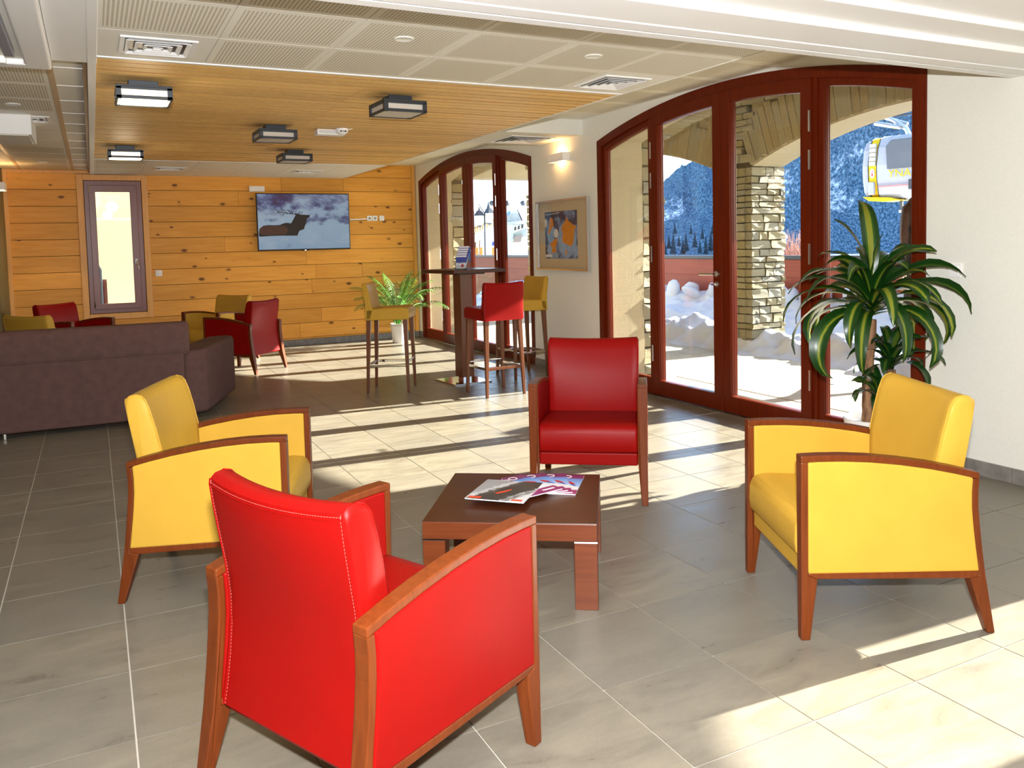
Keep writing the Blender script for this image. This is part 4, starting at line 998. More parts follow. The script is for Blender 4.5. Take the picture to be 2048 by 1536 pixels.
for k in range(5):
    r = empty('leaflet', (3.44, 7.93, 1.19), radians(-36), ['front leaflet in the clear stand, whole blue cover showing', 'second leaflet from the front in the clear stand', 'third leaflet from the front in the clear stand', 'fourth leaflet from the front in the clear stand', 'rearmost and highest leaflet in the clear stand'][k], 'leaflet', 'leaflets in the clear stand')
    Mx = Matrix.Translation((0, -.088 + k * .036, .012 + k * .0235)) @ Matrix.Rotation(radians(-9), 4, 'X')
    o = MB().box(-.055, .055, -.003, .003, 0, .135).build('sheet', mlf, r); o.matrix_basis = Mx
    q = MB().box(-.05, .05, -.0036, -.003, .118, .129).build('title_band', M['ink_w'], r); q.matrix_basis = Mx
    q = MB().prism([(-.005, .02), (.012, .05), (.02, .045), (.03, .02), (.012, .012)], 'y', -.0037, -.003).build('skier_print', M['ink_r'], r); q.matrix_basis = Mx

# ================================================================== plants
def leaf_mesh(name, length, width, droop, lift, mat, twist=0.0, n=12, wav=.0):
    mb = MB(); mb.uv = []
    p = Vector((0, 0, 0)); ang = lift; pts = []
    for k in range(n + 1):
        pts.append((p.copy(), ang)); ang -= droop * (0.35 + 1.3 * k / n) / n; p = p + Vector((cos(ang), 0, sin(ang))) * (length / n)
    for k, (q, a) in enumerate(pts):
        t_ = k / n; wd = width * (sin(pi * min(1, t_ * .92 + .06)) ** .75) * (1 if t_ < .97 else .25); tw = twist * t_
        nrm = Vector((-sin(a), 0, cos(a)))
        for j in range(5):
            u = (j - 2) / 2; side = Vector((0, cos(tw), 0)) + nrm * sin(tw)
            fold = nrm * (abs(u) * wd * .30 + wav * sin(t_ * 14 + u * 2) * abs(u))
            mb.v.append(tuple(q + side * (u * wd) + fold)); mb.uv.append((j / 4, t_))
    mb.f = [(k * 5 + j, k * 5 + j + 1, (k + 1) * 5 + j + 1, (k + 1) * 5 + j) for k in range(n) for j in range(4)]
    return mb.mesh(name, mat, True)
PX, PY = 4.20, 3.47
dr = empty('dracaena', (PX, PY, 0), 0, 'tall potted dracaena with yellow-striped leaves in front of the doors', 'potted plant')
MB().lathe([(.0, .01), (.125, .0), (.13, .02), (.165, .30), (.172, .33), (.160, .33), (.152, .295)], 28).build('pot', M['pot'], dr, smooth=True)
MB().lathe([(.0, .28), (.155, .285)], 24).build('soil', M['soil'], dr)
random.seed(3)
def trunk(path, r0, r1):
    k = len(path); mb = MB(); pts = []
    for a, b in zip(path[:-1], path[1:]):
        for q in range(8): pts.append(Vector(a).lerp(Vector(b), q / 8))
    pts.append(Vector(path[-1])); n = len(pts)
    mb.tube(pts, [(r0 + (r1 - r0) * i / n) * (1 + .06 * sin(i * 2.3)) for i in range(n)], 14)
    return mb.build('trunk', M['trunk'], dr, smooth=True)
trunk([(-.02, .02, .28), (-.02, .02, .60), (.0, .01, .93)], .036, .030)
trunk([(.09, -.04, .28), (.095, -.05, .50), (.10, -.05, .62)], .030, .028)
trunk([(-.03, -.07, .28), (-.04, -.075, .44)], .026, .024)
def crown(c, spec):
    for (az, L_, wd, dp, lf, tw, mat, dz) in spec:
        me = leaf_mesh('leaf', L_, wd, dp, lf, M[mat], tw, 12, .006)
        inst('leaf', me, dr, (c[0], c[1], c[2] + dz), (0, 0, az))
spec = []
for k in range(40):
    ring = k / 40
    az = k * 2.39996 + random.uniform(-.2, .2)
    lift = radians(78 - 66 * ring + random.uniform(-8, 8))
    spec.append((az, random.uniform(.50, .68) * (.85 + .3 * ring), random.uniform(.038, .058), radians(85 + 85 * ring + random.uniform(-15, 20)), lift, random.uniform(-.9, .9), 'leaf', .12 * (1 - ring)))
spec += [(.9, .66, .055, radians(85), radians(89), .3, 'leaf', .22), (2.2, .5, .05, radians(50), radians(84), .2, 'leaf', .16), (-1.2, .34, .03, radians(20), radians(88), .2, 'leaf', .16), (2.6, .66, .034, radians(125), radians(40), .5, 'leaf', .06), (-1.75, .62, .030, radians(95), radians(38), .2, 'leaf', .1)]
crown((.0, .01, .95), spec)
spec = []
for k in range(18):
    ring = k / 18; az = k * 2.39996
    spec.append((az, random.uniform(.26, .38), random.uniform(.030, .042), radians(80 + 60 * ring), radians(80 - 55 * ring), random.uniform(-.6, .6), 'leafdark', .06 * (1 - ring)))
crown((.10, -.05, .62), spec)
spec = []
for k in range(11):
    ring = k / 11; az = k * 2.39996 + 1
    spec.append((az, random.uniform(.20, .30), random.uniform(.026, .036), radians(80 + 60 * ring), radians(70 - 50 * ring), random.uniform(-.6, .6), 'leafdark', .04 * (1 - ring)))
crown((-.04, -.075, .45), spec)
# palm in the far corner
pm = empty('areca_palm', (4.06, 11.86, 0), 0, 'feathery green palm in a white pot in the far corner', 'potted plant')
MB().lathe([(.0, .006), (.088, .0), (.092, .01), (.122, .275), (.128, .29), (.116, .29), (.11, .26)], 28).build('pot', M['pot'], pm, smooth=True)
MB().lathe([(.0, .245), (.112, .25)], 24).build('soil', M['soil'], pm)
random.seed(21)
for k in range(30):
    az = k * 2.39996 + random.uniform(-.3, .3); ring = (k + 1) / 30
    ln = random.uniform(.88, 1.12) * (.80 + .22 * ring); lift = radians(89 - 30 * ring + random.uniform(-6, 6)); dp = radians(35 + 75 * ring)
    mb = MB(); p = Vector((random.uniform(-.035, .035), random.uniform(-.035, .035), .24)); a = lift; n = 26; pts = []
    for i in range(n + 1):
        pts.append((p.copy(), a)); a -= dp * (.2 + 1.6 * i / n) / n; p = p + Vector((cos(a) * cos(az), cos(a) * sin(az), sin(a))) * (ln / n)
    mb.tube([q for q, _ in pts], [.005 * (1 - .8 * i / n) + .001 for i in range(n + 1)], 5)
    for i in range(8, n + 1):
        q, a_ = pts[i]; t_ = (i - 8) / (n - 8); d = Vector((cos(a_) * cos(az), cos(a_) * sin(az), sin(a_))); sd_ = Vector((-sin(az), cos(az), 0)); up = d.cross(sd_) * -1
        for s in (-1, 1):
            ll = .20 * (sin(pi * (t_ * .75 + .18))) * random.uniform(.85, 1.1); dd = (sd_ * s * .8 + d * .75 + up * .12).normalized()
            b0 = q; m_ = q + dd * ll * .5 + Vector((0, 0, .01)); e_ = q + dd * ll - Vector((0, 0, .35 * ll)); wv = d.cross(dd).cross(dd).normalized() * .0055
            mb.add([b0, m_ + wv, e_, m_ - wv], [(0, 1, 2, 3)])
    mb.build('frond', M['palmdark'] if k in (11, 24) else M['palm'], pm)
# ================================================================== terrace outside
patio = slab('ground_terrace', M['mortar'], W + .13, 11.2, -6, 22, -.25, -.012)
random.seed(31)
pv = {}
y = -2.9; j = 0
while y < 15:
    x = WO + .0; 
    for k, wd in enumerate((.60, .60, .60, .60)):
        for h_ in (0,):
            key = wd
            if key not in pv: pv[key] = MB().box(-wd/2 + .004, wd/2 - .004, -.446, .446, -.03, 0).mesh('paving_slab', M['paver'])
            inst('paving_slab', pv[key], patio, (x + wd/2, y + .45 + (.45 if k % 2 else 0), random.uniform(-.002, .002)))
        x += wd
    y += .9; j += 1
MB().box(W + .13, WO, -3, 15, -.03, -.004).build('sill_paving', M['paver'], patio)

# stones: a few rough block shapes shared by all
random.seed(41)
def rough_box(nm, mat, amp):
    bm = bmesh.new(); bmesh.ops.create_cube(bm, size=1.0)
    bmesh.ops.subdivide_edges(bm, edges=bm.edges, cuts=1, use_grid_fill=True)
    for v in bm.verts:
        c = v.co; f = sum(1 for q in c if abs(q) > .4)
        v.co = Vector((c.x * (1 - .02 * (f > 1)), c.y * (1 - .02 * (f > 1)), c.z * (1 - .04 * (f > 1)))) + Vector([random.uniform(-amp, amp) for _ in range(3)])
    me = bpy.data.meshes.new(nm); bm.to_mesh(me); bm.free(); me.materials.append(mat); return me
STN = [rough_box('stone', M['stone'], .045) for _ in range(7)]
VST = [rough_box('voussoir', M['vous'], .03) for _ in range(6)]
def stone_column(root, x0, x1, y0, y1, z0, z1, hmin=.07, hmax=.13):
    z = z0
    while z < z1 - .03:
        h_ = min(random.uniform(hmin, hmax), z1 - z)
        for face in range(4):
            horizontal = face in (0, 2)            # 0: -y face, 2: +y face, 1: -x, 3: +x
            a, b = (x0, x1) if horizontal else (y0 + .1, y1 - .1)
            p = a
            while p < b - .02:
                q = min(p + random.uniform(.12, .34), b)
                if b - q < .07: q = b
                dp = random.uniform(.11, .14); out = random.uniform(-.006, .012)
                if face == 0: c = ((p + q)/2, y0 + .06 - out, z + h_/2); s = (q - p - .014, .13, h_ - .013)
                elif face == 2: c = ((p + q)/2, y1 - .06 + out, z + h_/2); s = (q - p - .014, .13, h_ - .013)
                elif face == 1: c = (x0 + .06 - out, (p + q)/2, z + h_/2); s = (.13, q - p - .014, h_ - .013)
                else: c = (x1 - .06 + out, (p + q)/2, z + h_/2); s = (.13, q - p - .014, h_ - .013)
                inst('stone', random.choice(STN), root, c, (0, 0, 0), s)
                p = q
        z += h_
AX0, AX1 = 7.38, 7.95
def pillar(y0, y1, label, far_=False):
    r = empty('stone_pillar', (0, 0, 0), 0, label, 'pillar', kind=None); r['kind'] = 'thing'
    MB().box(AX0 + .03, AX1 - .03, y0 + .03, y1 - .03, 0, 2.36).build('core', M['mortar'], r)
    MB().box(AX0 + .04, AX1 - .04, y0 + .04, y1 - .04, 0, .05).build('footing', M['grey'], r)
    stone_column(r, AX0, AX1, y0, y1, .045, 2.36, *((.10, .16) if far_ else (.07, .125)))
    return r
pillar(7.92, 8.58, 'dry-stone pillar seen through the middle of the near arched doors')
pillar(2.55, 3.2, 'dry-stone pillar beyond the wall right of the near doors', True)
pillar(13.27, 13.92, 'dry-stone pillar at the right edge of the far arched doors', True)
# segmental stone arches between the pillars
def arcade(ya, yb, zs, rise, label, step=.105, hgt=.56):
    r = empty('stone_arch', (0, 0, 0), 0, label, 'arch'); r['kind'] = 'thing'
    c = (ya + yb)/2; hw = (yb - ya)/2; R_ = (hw*hw + rise*rise)/(2*rise); zc = zs + rise - R_; am = math.asin(hw / R_)
    n = int(2 * am * R_ / step)
    for side in (0, 1):
        x = AX0 + .07 if side == 0 else AX1 - .07
        for k in range(n):
            a0 = -am + 2*am*k/n; a1 = -am + 2*am*(k+1)/n; a = (a0 + a1)/2; hh = hgt * random.choice((.82, 1, 1, 1.1)); rr = R_ + hh/2 + .01
            inst('voussoir', random.choice(VST), r, (x, c + rr*sin(a), zc + rr*cos(a)), (-a, 0, 0), (.14 + random.uniform(0, .02), 2*am*R_/n*1.06 - .010, hh))
    N_ = 24; mb = MB()       # plastered underside and the core above
    lo = [(c + R_*sin(-am + 2*am*k/N_), zc + R_*cos(-am + 2*am*k/N_)) for k in range(N_ + 1)]
    for (p, q) in zip(lo[:-1], lo[1:]):
        x0, x1 = AX0 + .03, AX1 - .03
        mb.add([(x0, *p), (x0, *q), (x0, q[0], 3.5), (x0, p[0], 3.5), (x1, *p), (x1, *q), (x1, q[0], 3.5), (x1, p[0], 3.5)], [(0, 1, 2, 3), (4, 7, 6, 5), (0, 4, 5, 1), (2, 6, 7, 3)])
    mb.build('soffit_core', M['plaster_out'], r)
    # courses above the voussoirs, facing the doors
    z = zs + .05
    while z < 3.45:
        h_ = random.uniform(.07, .11); y = ya - .33
        while y < yb + .33:
            q = y + random.uniform(.18, .42); m_ = (y + q)/2; e = m_ - c
            d = hypot(e, z + h_/2 - zc)
            if d > R_ + hgt + .07 or abs(e) > hw + .0 and d > R_ + .02:
                inst('stone', random.choice(STN), r, (AX0 + .06 - random.uniform(0, .01), m_, z + h_/2), (0, 0, 0), (.13, q - y - .008, h_ - .008))
            y = q
        z += h_
    MB().box(AX0 + .05, AX1 - .03, ya - .33, ya, 2.36, 3.5).build('springer_core', M['mortar'], r); MB().box(AX0 + .05, AX1 - .03, yb, yb + .33, 2.36, 3.5).build('springer_core', M['mortar'], r)
    return r
arcade(3.2, 7.92, 2.34, .44, 'stone arch over the terrace right of the pillar, above the cable cabin')
arcade(8.58, 13.27, 2.34, .44, 'stone arch over the terrace left of the pillar')
arcade(-2.9, 2.55, 2.34, .44, 'stone arch beyond the wall, out of the doors to the right', .2)
# gallery roof slab and the flat lintel at its far end
roof = tag(MB().box(WO - .1, 8.25, -6, 15.0, 3.48, 3.75).build('roof', M['plaster_out']), kind='structure')
tag(MB().box(WO - .05, 8.1, 14.0, 14.5, 2.68, 3.5).build('beam', M['plaster_out']), kind='structure')
# stone facing of the outer wall: corner stones beside and stones above each arched opening
random.seed(51)
for yc, nm in WINS[:2]:
    r = empty('stone_facing', (0, 0, 0), kind='structure')
    for s in (1, -1):
        z = 0.0
        while z < 2.42:
            h_ = random.uniform(.10, .19); ln = random.uniform(.22, .45)
            y0 = yc + s * (HW + .006)
            inst('stone', random.choice(STN), r, (WO - .115 + random.uniform(-.012, .012), y0 + s * ln/2, z + h_/2), (0, 0, 0), (.27, ln, h_ - .014))
            inst('stone', random.choice(STN), r, (WO - .03, y0 + s * (ln + .22), z + h_/2), (0, 0, 0), (.1, .42, h_ - .012))
            z += h_
    n = 42
    for k in range(n):
        y = yc - HW + 2*HW*(k + .5)/n; zz = arch_z(y, yc) + .012; a = math.asin((y - yc)/RA)
        inst('stone', random.choice(STN), r, (WO - .115, y + sin(a)*.17, zz + .17), (-a, 0, 0), (.27, 2*HW/n*1.02 - .008, .33))

# snow lying along the arcade and against the parapet
def snow_field(name, x0, x1, y0, y1, fn, nx, ny, mat, lab=None):
    mb = MB()
    for i in range(nx + 1):
        for j in range(ny + 1):
            x = x0 + (x1 - x0)*i/nx; y = y0 + (y1 - y0)*j/ny; mb.v.append((x, y, fn(x, y)))
    mb.f = [(i*(ny+1) + j, (i+1)*(ny+1) + j, (i+1)*(ny+1) + j + 1, i*(ny+1) + j + 1) for i in range(nx) for j in range(ny)]
    o = mb.build(name, M[mat], smooth=True); o['kind'] = 'stuff'
    return o
from mathutils import noise as mn
def fb(x, y, s, o=3): return mn.fractal(Vector((x*s, y*s, .3)), 1.0, 2.0, o)
def snow_h(x, y):
    edge = 7.0 + .22*fb(x*0, y, .8) + .12*fb(x, y, 2.5)
    t_ = max(0, min(1, (x - edge)/.45)); base = (.10 + .12*fb(x, y, 1.5) + .07*fb(x, y, 4.2, 4)) * t_
    ridge = .17*math.exp(-((x - 7.75)/.38)**2) * t_ * (1 + .4*fb(x, y, 2.2))
    bank = .30*max(0, min(1, (x - 9.5)/1.0))*(1 + .2*fb(x, y, 1.4))
    mid = -.06*math.exp(-((x - 8.8)/.5)**2)
    return -.03 + max(0, base + ridge + bank + mid) + (.0 if t_ > 0 else 0)
snow_field('snow', 6.6, 10.79, -2, 21, snow_h, 120, 420, 'snow')
# lumps of frozen snow on the bank along the parapet
lr = random.Random(5)
lump = None
for k in range(40):
    y = 5.5 + k*.28 + lr.uniform(-.08, .08); x = 10.45 + lr.uniform(-.12, .15)
    if lump is None:
        bm = bmesh.new(); bmesh.ops.create_icosphere(bm, subdivisions=2, radius=1)
        for v in bm.verts: v.co *= 1 + .18*fb(v.co.x, v.co.y + v.co.z, 1.3)
        lump = bpy.data.meshes.new('snow_lump'); bm.to_mesh(lump); bm.free(); lump.materials.append(M['snow'])
        for p in lump.polygons: p.use_smooth = True
    o = inst('snow_lump', lump, None, (x, y, snow_h(x, y) + .025), (lr.uniform(0, 3), lr.uniform(0, 3), lr.uniform(0, 3)), (lr.uniform(.14, .26), lr.uniform(.14, .30), lr.uniform(.06, .12)))
    tag(o, 'rounded lump in the row of frozen snow along the red-brown parapet', 'snow lump', 'snow lumps along the parapet')

# red-brown parapet of wide horizontal boards with a dark coping
pr = empty('parapet', (10.8, 0, 0), 0, 'long red-brown boarded parapet with dark coping around the terrace', 'parapet')
for k in range(4):
    for a, b in ((-4, 3.1), (3.1, 9.9), (9.9, 16.7), (16.7, 30)): MB().box(0, .08, a + .003, b - .003, -.2 + k*.315, -.2 + (k + 1)*.315 - .004).build('board', M['parapet'], pr)
MB().box(-.035, .13, -4, 30, 1.06, 1.125).build('coping', M['lamp'], pr, bevel=.004)

# ================================================================== person walking past outside
def grow(name, verts, edges, radii, mat, parent, sub=2, root=0):
    me = bpy.data.meshes.new(name); me.from_pydata(verts, edges, []); o = bpy.data.objects.new(name, me); COL.objects.link(o)
    sk_ = o.modifiers.new('skin', 'SKIN'); sk_.use_smooth_shade = True
    for v, r_ in zip(me.skin_vertices[0].data, radii): v.radius = (r_, r_) if not isinstance(r_, tuple) else r_
    me.skin_vertices[0].data[root].use_root = True
    sb = o.modifiers.new('sub', 'SUBSURF'); sb.levels = sub; sb.render_levels = sub
    dg = bpy.context.evaluated_depsgraph_get(); dg.update(); m2 = bpy.data.meshes.new_from_object(o.evaluated_get(dg))
    bpy.data.objects.remove(o); m2.name = name; m2.materials.clear(); m2.materials.append(mat)
    o = bpy.data.objects.new(name, m2); COL.objects.link(o); o.parent = parent
    for p in m2.polygons: p.use_smooth = True
    return o
pe = empty('person', (7.13, 5.39, .07), 0, 'woman with long brown hair in black top and dark trousers walking past outside', 'person')
pe.rotation_euler = (0, 0, radians(-58))
V = []; E_ = []; Rr = []
def jv(p, r_): V.append(p); Rr.append(r_); return len(V) - 1
def ln_(a, b): E_.append((a, b))
pel = jv((0, 0, .95), .135); sp1 = jv((.005, 0, 1.08), .115); sp2 = jv((.02, 0, 1.22), .13); ch = jv((.015, 0, 1.36), .125); nk = jv((.02, 0, 1.47), .055); hb = jv((.035, 0, 1.54), .062); hd = jv((.045, 0, 1.62), .092); ht = jv((.035, 0, 1.68), .07)
for a, b in ((pel, sp1), (sp1, sp2), (sp2, ch), (ch, nk), (nk, hb), (hb, hd), (hd, ht)): ln_(a, b)
hands = []
for s, sw in ((1, -1), (-1, 1)):
    sh_ = jv((.0, s*.165, 1.40), .058); el = jv((sw*.10 - .04, s*.215, 1.14), .042); wr = jv((sw*.22 + .06, s*.21, .95), .027); hn = jv((sw*.24 + .09, s*.205, .89), .030)
    ln_(ch, sh_); ln_(sh_, el); ln_(el, wr); ln_(wr, hn); hands.append(V[hn])
for s, pts in ((1, [(.02, .09, .90, .095), (.22, .095, .53, .062), (.25, .095, .49, .056), (.30, .10, .11, .038), (.30, .10, .05, .036), (.43, .10, .035, .032)]), (-1, [(-.01, -.09, .90, .095), (-.06, -.095, .52, .062), (-.09, -.095, .48, .056), (-.42, -.10, .24, .038), (-.48, -.10, .21, .036), (-.43, -.10, .10, .032)])):
    prv = pel
    for q in pts: c_ = jv(q[:3], q[3]); ln_(prv, c_); prv = c_
skin_m = plain('skin', (.50, .30, .21), .55); trs = plain('dark_trousers', (.018, .018, .022), .8); topm = plain('black_knit', (.010, .009, .010), .9); shoem = plain('dark_boots', (.02, .015, .012), .5)
body = grow('body', V, E_, Rr, skin_m, pe)
body.data.materials.append(trs); body.data.materials.append(topm); body.data.materials.append(shoem)
for p in body.data.polygons:
    c_ = p.center
    armz = abs(c_.y) > .15
    if c_.z < .985 and not (armz and c_.z > .80): p.material_index = 1
    elif c_.z < 1.455 and not (armz and c_.z < .945): p.material_index = 2
    if (c_.x > .20 and c_.z < .13) or (c_.x < -.38 and c_.z < .27): p.material_index = 3
for hp in hands:
    mb = MB()
    for k in range(4):
        y = hp[1] + (k - 1.5)*.008; L_ = (.062, .072, .068, .052)[k]
        mb.tube([(hp[0] + (k - 1.5)*.012, hp[1], hp[2] - .01), (hp[0] + (k - 1.5)*.014 + .006, hp[1], hp[2] - .01 - L_*.6), (hp[0] + (k - 1.5)*.013 - .006, hp[1], hp[2] - .01 - L_)], [.009, .008, .006], 6)
    mb.tube([(hp[0] + .02, hp[1], hp[2] + .02), (hp[0] + .045, hp[1], hp[2] - .005), (hp[0] + .048, hp[1], hp[2] - .03)], [.010, .009, .007], 6)
    mb.build('fingers', skin_m, pe, smooth=True)
mb = MB(); mb.prism([(.125, 1.60), (.158, 1.585), (.128, 1.575)], 'y', -.012, .012); mb.build('nose', skin_m, pe, bevel=.004)
MB().ellipsoid((.128, .0, 1.555), (.012, .024, .007)).build('mouth', plain('lips', (.40, .12, .10), .5), pe, smooth=True)
for s in (-1, 1):
    MB().ellipsoid((.122, s*.032, 1.618), (.010, .014, .008)).build('eye', plain('eye_dark', (.06, .04, .03), .2), pe, smooth=True)
    MB().ellipsoid((.045, s*.088, 1.605), (.018, .010, .030)).build('ear', skin_m, pe, smooth=True)
hm = plain('brown_hair', (.055, .022, .010), .6, var=.3, scale=30)
hb_ = MB(); hb_.ellipsoid((.020, 0, 1.65), (.112, .104, .10), 16, 10)
prof = [(1.70, .06, .06, .0), (1.64, .10, .095, -.03), (1.55, .085, .105, -.06), (1.45, .075, .115, -.075), (1.35, .065, .12, -.085), (1.25, .05, .11, -.09), (1.17, .025, .08, -.09), (1.14, .008, .04, -.088)]
n = 14; base = len(hb_.v)
for z, rx, ry, xo in prof:
    for j in range(n): q = 2*pi*j/n; hb_.v.append((xo + rx*cos(q), ry*sin(q)*(1 + .08*sin(5*q)), z))
hb_.f += [(base + i*n + j, base + i*n + (j+1) % n, base + (i+1)*n + (j+1) % n, base + (i+1)*n + j) for i in range(len(prof) - 1) for j in range(n)] + [tuple(base + (len(prof)-1)*n + j for j in range(n))]
hb_.build('hair', hm, pe, smooth=True)
tb = MB(); tb.lathe([(.150, .965), (.154, .985), (.152, 1.01)], 20); tb.build('shirt_hem', M['white'], pe, smooth=True)

# ================================================================== cable cabin
gc = far(1800, 395, 26); 
gd = empty('cable_cabin', gc + Vector((.2, 0, -.0)), 0, 'yellow and white cable car cabin hanging beyond the terrace', 'cable car')
view = (gc - Vector((0, 0, CAM_H))); gd.rotation_euler = (0, 0, atan2(view.y, view.x) - pi/2 - radians(24))
# local: x along the cabin (towards picture right), y away from viewer, z up ; about 2.6 long
gw = plain('cabin_white', (.34, .34, .36), .5, spec=.2); gy = plain('cabin_yellow', (.62, .40, .008), .5, spec=.2); gk = plain('cabin_rubber', (.03, .03, .035), .6)
def hull(x0, x1, grow_, nm, mat):
    prof = [(-.80, .10), (-.62, -.02), (0, -.06), (.62, -.02), (.80, .10), (.92, .55), (.95, 1.0), (.84, 1.55), (.66, 1.84), (.40, 1.93), (-.40, 1.93), (-.66, 1.84), (-.84, 1.55), (-.95, 1.0), (-.92, .55)]
    return MB().prism([(p*grow_, 1.0 + (q - 1.0)*grow_) for p, q in prof], 'x', x0, x1).build(nm, mat, gd, smooth=False, bevel=.03, seg=2)
hull(-.45, 2.0, 1.0, 'shell', gw); hull(-.72, -.44, .97, 'yellow_end', gy); hull(-.95, -.71, .90, 'white_end', gw); hull(-.735, -.715, .985, 'rubber_seam', gk); hull(-.46, -.435, 1.005, 'rubber_seam', gk)
wl = plain('cabin_window', (.085, .09, .10), .35, spec=.25)
MB().prism([(-.10, .86), (1.45, .86), (1.50, 1.66), (1.40, 1.74), (.02, 1.74), (-.14, 1.56)], 'y', -1.0, -.90).build('side_window', wl, gd, bevel=.02)
for k in range(5): MB().prism([(-.69, 1.0 + k*.14), (-.48, 1.0 + k*.14), (-.48, 1.12 + k*.14), (-.68, 1.12 + k*.14)], 'y', -.965 + k*.012, -.86).build('slat_window', plain('cabin_slat_glass', (.36, .36, .35), .3), gd)
MB().prism([(-.70, .10), (-.52, .10), (-.52, .50), (-.70, .50)], 'y', -.99, -.85).build('ski_rack', gw, gd, bevel=.02)
MB().prism([(-.95, .06), (-.10, .0), (.25, -.10), (-.3, -.13), (-.75, -.08)], 'y', -.85, -.1).build('yellow_belly', gy, gd, bevel=.02)
MB().box(.55, 1.6, -1.0, -.88, .20, .50).build('ski_holder', gk, gd, bevel=.02)
MB().box(-.42, .55, -.985, -.9, .335, .35).build('red_line', plain('red_line', (.6, .08, .04), .5), gd)
em = MB(); em.prism([(-.58 + .075*cos(2*pi*k/16), .76 + .15*sin(2*pi*k/16)) for k in range(16)], 'y', -.955, -.94); em.build('emblem', M['white'], gd)
em = MB(); em.prism([(-.60, .80), (-.545, .74), (-.56, .66), (-.60, .68)], 'y', -.958, -.954); em.prism([(-.575, .86), (-.54, .83), (-.55, .79), (-.58, .81)], 'y', -.958, -.954); em.build('emblem_mark', M['ink_r'], gd)
text('lettering', 'YNA', .34, gy, gd, (.28, -.985, .70), (pi/2, 0, 0), .004)
MB().box(.08, .16, -.5, -.42, -.42, -.05).build('bumper_post', M['lamp'], gd); MB().box(.06, .18, -.52, -.40, -.48, -.41).build('bumper_foot', M['white'], gd)
MB().tube([(.15, 0, 1.9), (.05, 0, 2.15), (-.35, 0, 2.45), (-.60, 0, 2.60)], [.09, .08, .06, .05], 8).build('hanger', M['metal'], gd, smooth=True)
MB().tube([(-.9, -.1, 2.42), (-.1, -.1, 2.2)], .07, 8).build('grip', M['metal'], gd, smooth=True); MB().tube([(-.75, .1, 2.62), (.05, .1, 2.3)], .06, 8).build('grip', M['metal'], gd, smooth=True)
MB().ellipsoid((.42, 0, 2.08), (.2, .1, .12)).build('pulley', M['white'], gd, smooth=True)
cb = tag(MB().tube([gc + Vector((-14, 22, 2.75)), gc + Vector((0, 0, 2.55)), gc + Vector((26, -40, 6.0))], .03, 6).build('haul_cable', M['lamp']), 'steel haul cable that the yellow cabin hangs from', 'cable')

# ================================================================== mountain, valley, trees
def mountain():
    mb = MB(); mb.uv = []; NPH, NS = 300, 90; p0, p1 = radians(24), radians(80)
    for i in range(NPH + 1):
        ph = p0 + (p1 - p0)*i/NPH; dg_ = math.degrees(ph)
        rt = max(-.01, min(.42, .066 + .0128*(dg_ - 37.0)))
        rt += .004*fb(dg_, 0, .9) + .0015*fb(dg_, 3, 6)
        for j in range(NS + 1):
            s = j/NS; r_ = 520 + 330*s
            zt = -9 + (CAM_H + rt*850 + 9) * (s**1.25)
            zt += 16*fb(dg_*.35, s*3, 1.0, 4)*s*(1.1 - s)*2.2 + 2.2*fb(dg_*6, s*9, 1.0, 3)*s
            mb.v.append((r_*sin(ph), r_*cos(ph), zt)); mb.uv.append((ph*690, s*420))
    mb.f = [(i*(NS+1) + j, (i+1)*(NS+1) + j, (i+1)*(NS+1) + j + 1, i*(NS+1) + j + 1) for i in range(NPH) for j in range(NS)]
    return tag(mb.build('mountain', M['mountain'], smooth=True), kind='structure')
mountain()
gnd = MB(); ring_ = [(11.2, -.6), (40, -2.5), (120, -5.5), (260, -9.2), (560, -9.5)]
for r_, z in ring_:
    for k in range(41): a = radians(-10 + 130*k/40); gnd.v.append((r_*sin(a) if r_ > 12 else 11.2 + .0*k, r_*cos(a) if r_ > 12 else 40 - 50*k/40, z))
gnd.f = [(i*41 + k, i*41 + k + 1, (i+1)*41 + k + 1, (i+1)*41 + k) for i in range(4) for k in range(40)]
tag(gnd.build('ground_snow', M['snow'], smooth=True), kind='structure')
conm = plain('dark_conifer', (.010, .030, .045), .95, var=.4, scale=1.2)
def conifer_mesh():
    rr = random.Random(9); mb = MB(); n = 9
    for k in range(6):
        z0 = .10 + k*.145; r0 = .21*(1 - k/6.6); vs = [(r0*cos(2*pi*j/n)*rr.uniform(.75, 1.15), r0*sin(2*pi*j/n)*rr.uniform(.75, 1.15), z0 + rr.uniform(-.02, .02)) for j in range(n)] + [(0, 0, z0 + .27 - k*.015)]
        mb.add(vs, [(j, (j+1) % n, n) for j in range(n)] + [tuple(range(n - 1, -1, -1))])
    return mb.mesh('crown', conm)
cmesh = conifer_mesh(); tmesh = MB().lathe([(.022, -.06), (.015, .2)], 7).mesh('trunk', M['trunk'])
rr = random.Random(12)
spots = [(1347, 512, 46), (1372, 506, 40), (1390, 498, 34), (1405, 480, 26), (1412, 512, 40), (1422, 506, 44), (1432, 505, 38), (1400, 510, 30), (1338, 500, 30), (1358, 495, 26), (1425, 470, 22), (1382, 470, 22), (1350, 470, 24), (1330, 512, 30), (1366, 512, 34)]
for k, (px, py, hp) in enumerate(spots):
    D = 380 + rr.uniform(-10, 20) + (512 - py)*1.2
    p = far(px, py, D); H_ = hp/FPX*D
    r = empty('conifer', p, rr.uniform(0, 6), 'dark conifer on the snowy lower slope seen through the left door leaf', 'tree', 'conifers at the foot of the mountain'); r.scale = (H_, H_, H_)
    inst('crown', cmesh, r); inst('trunk', tmesh, r)
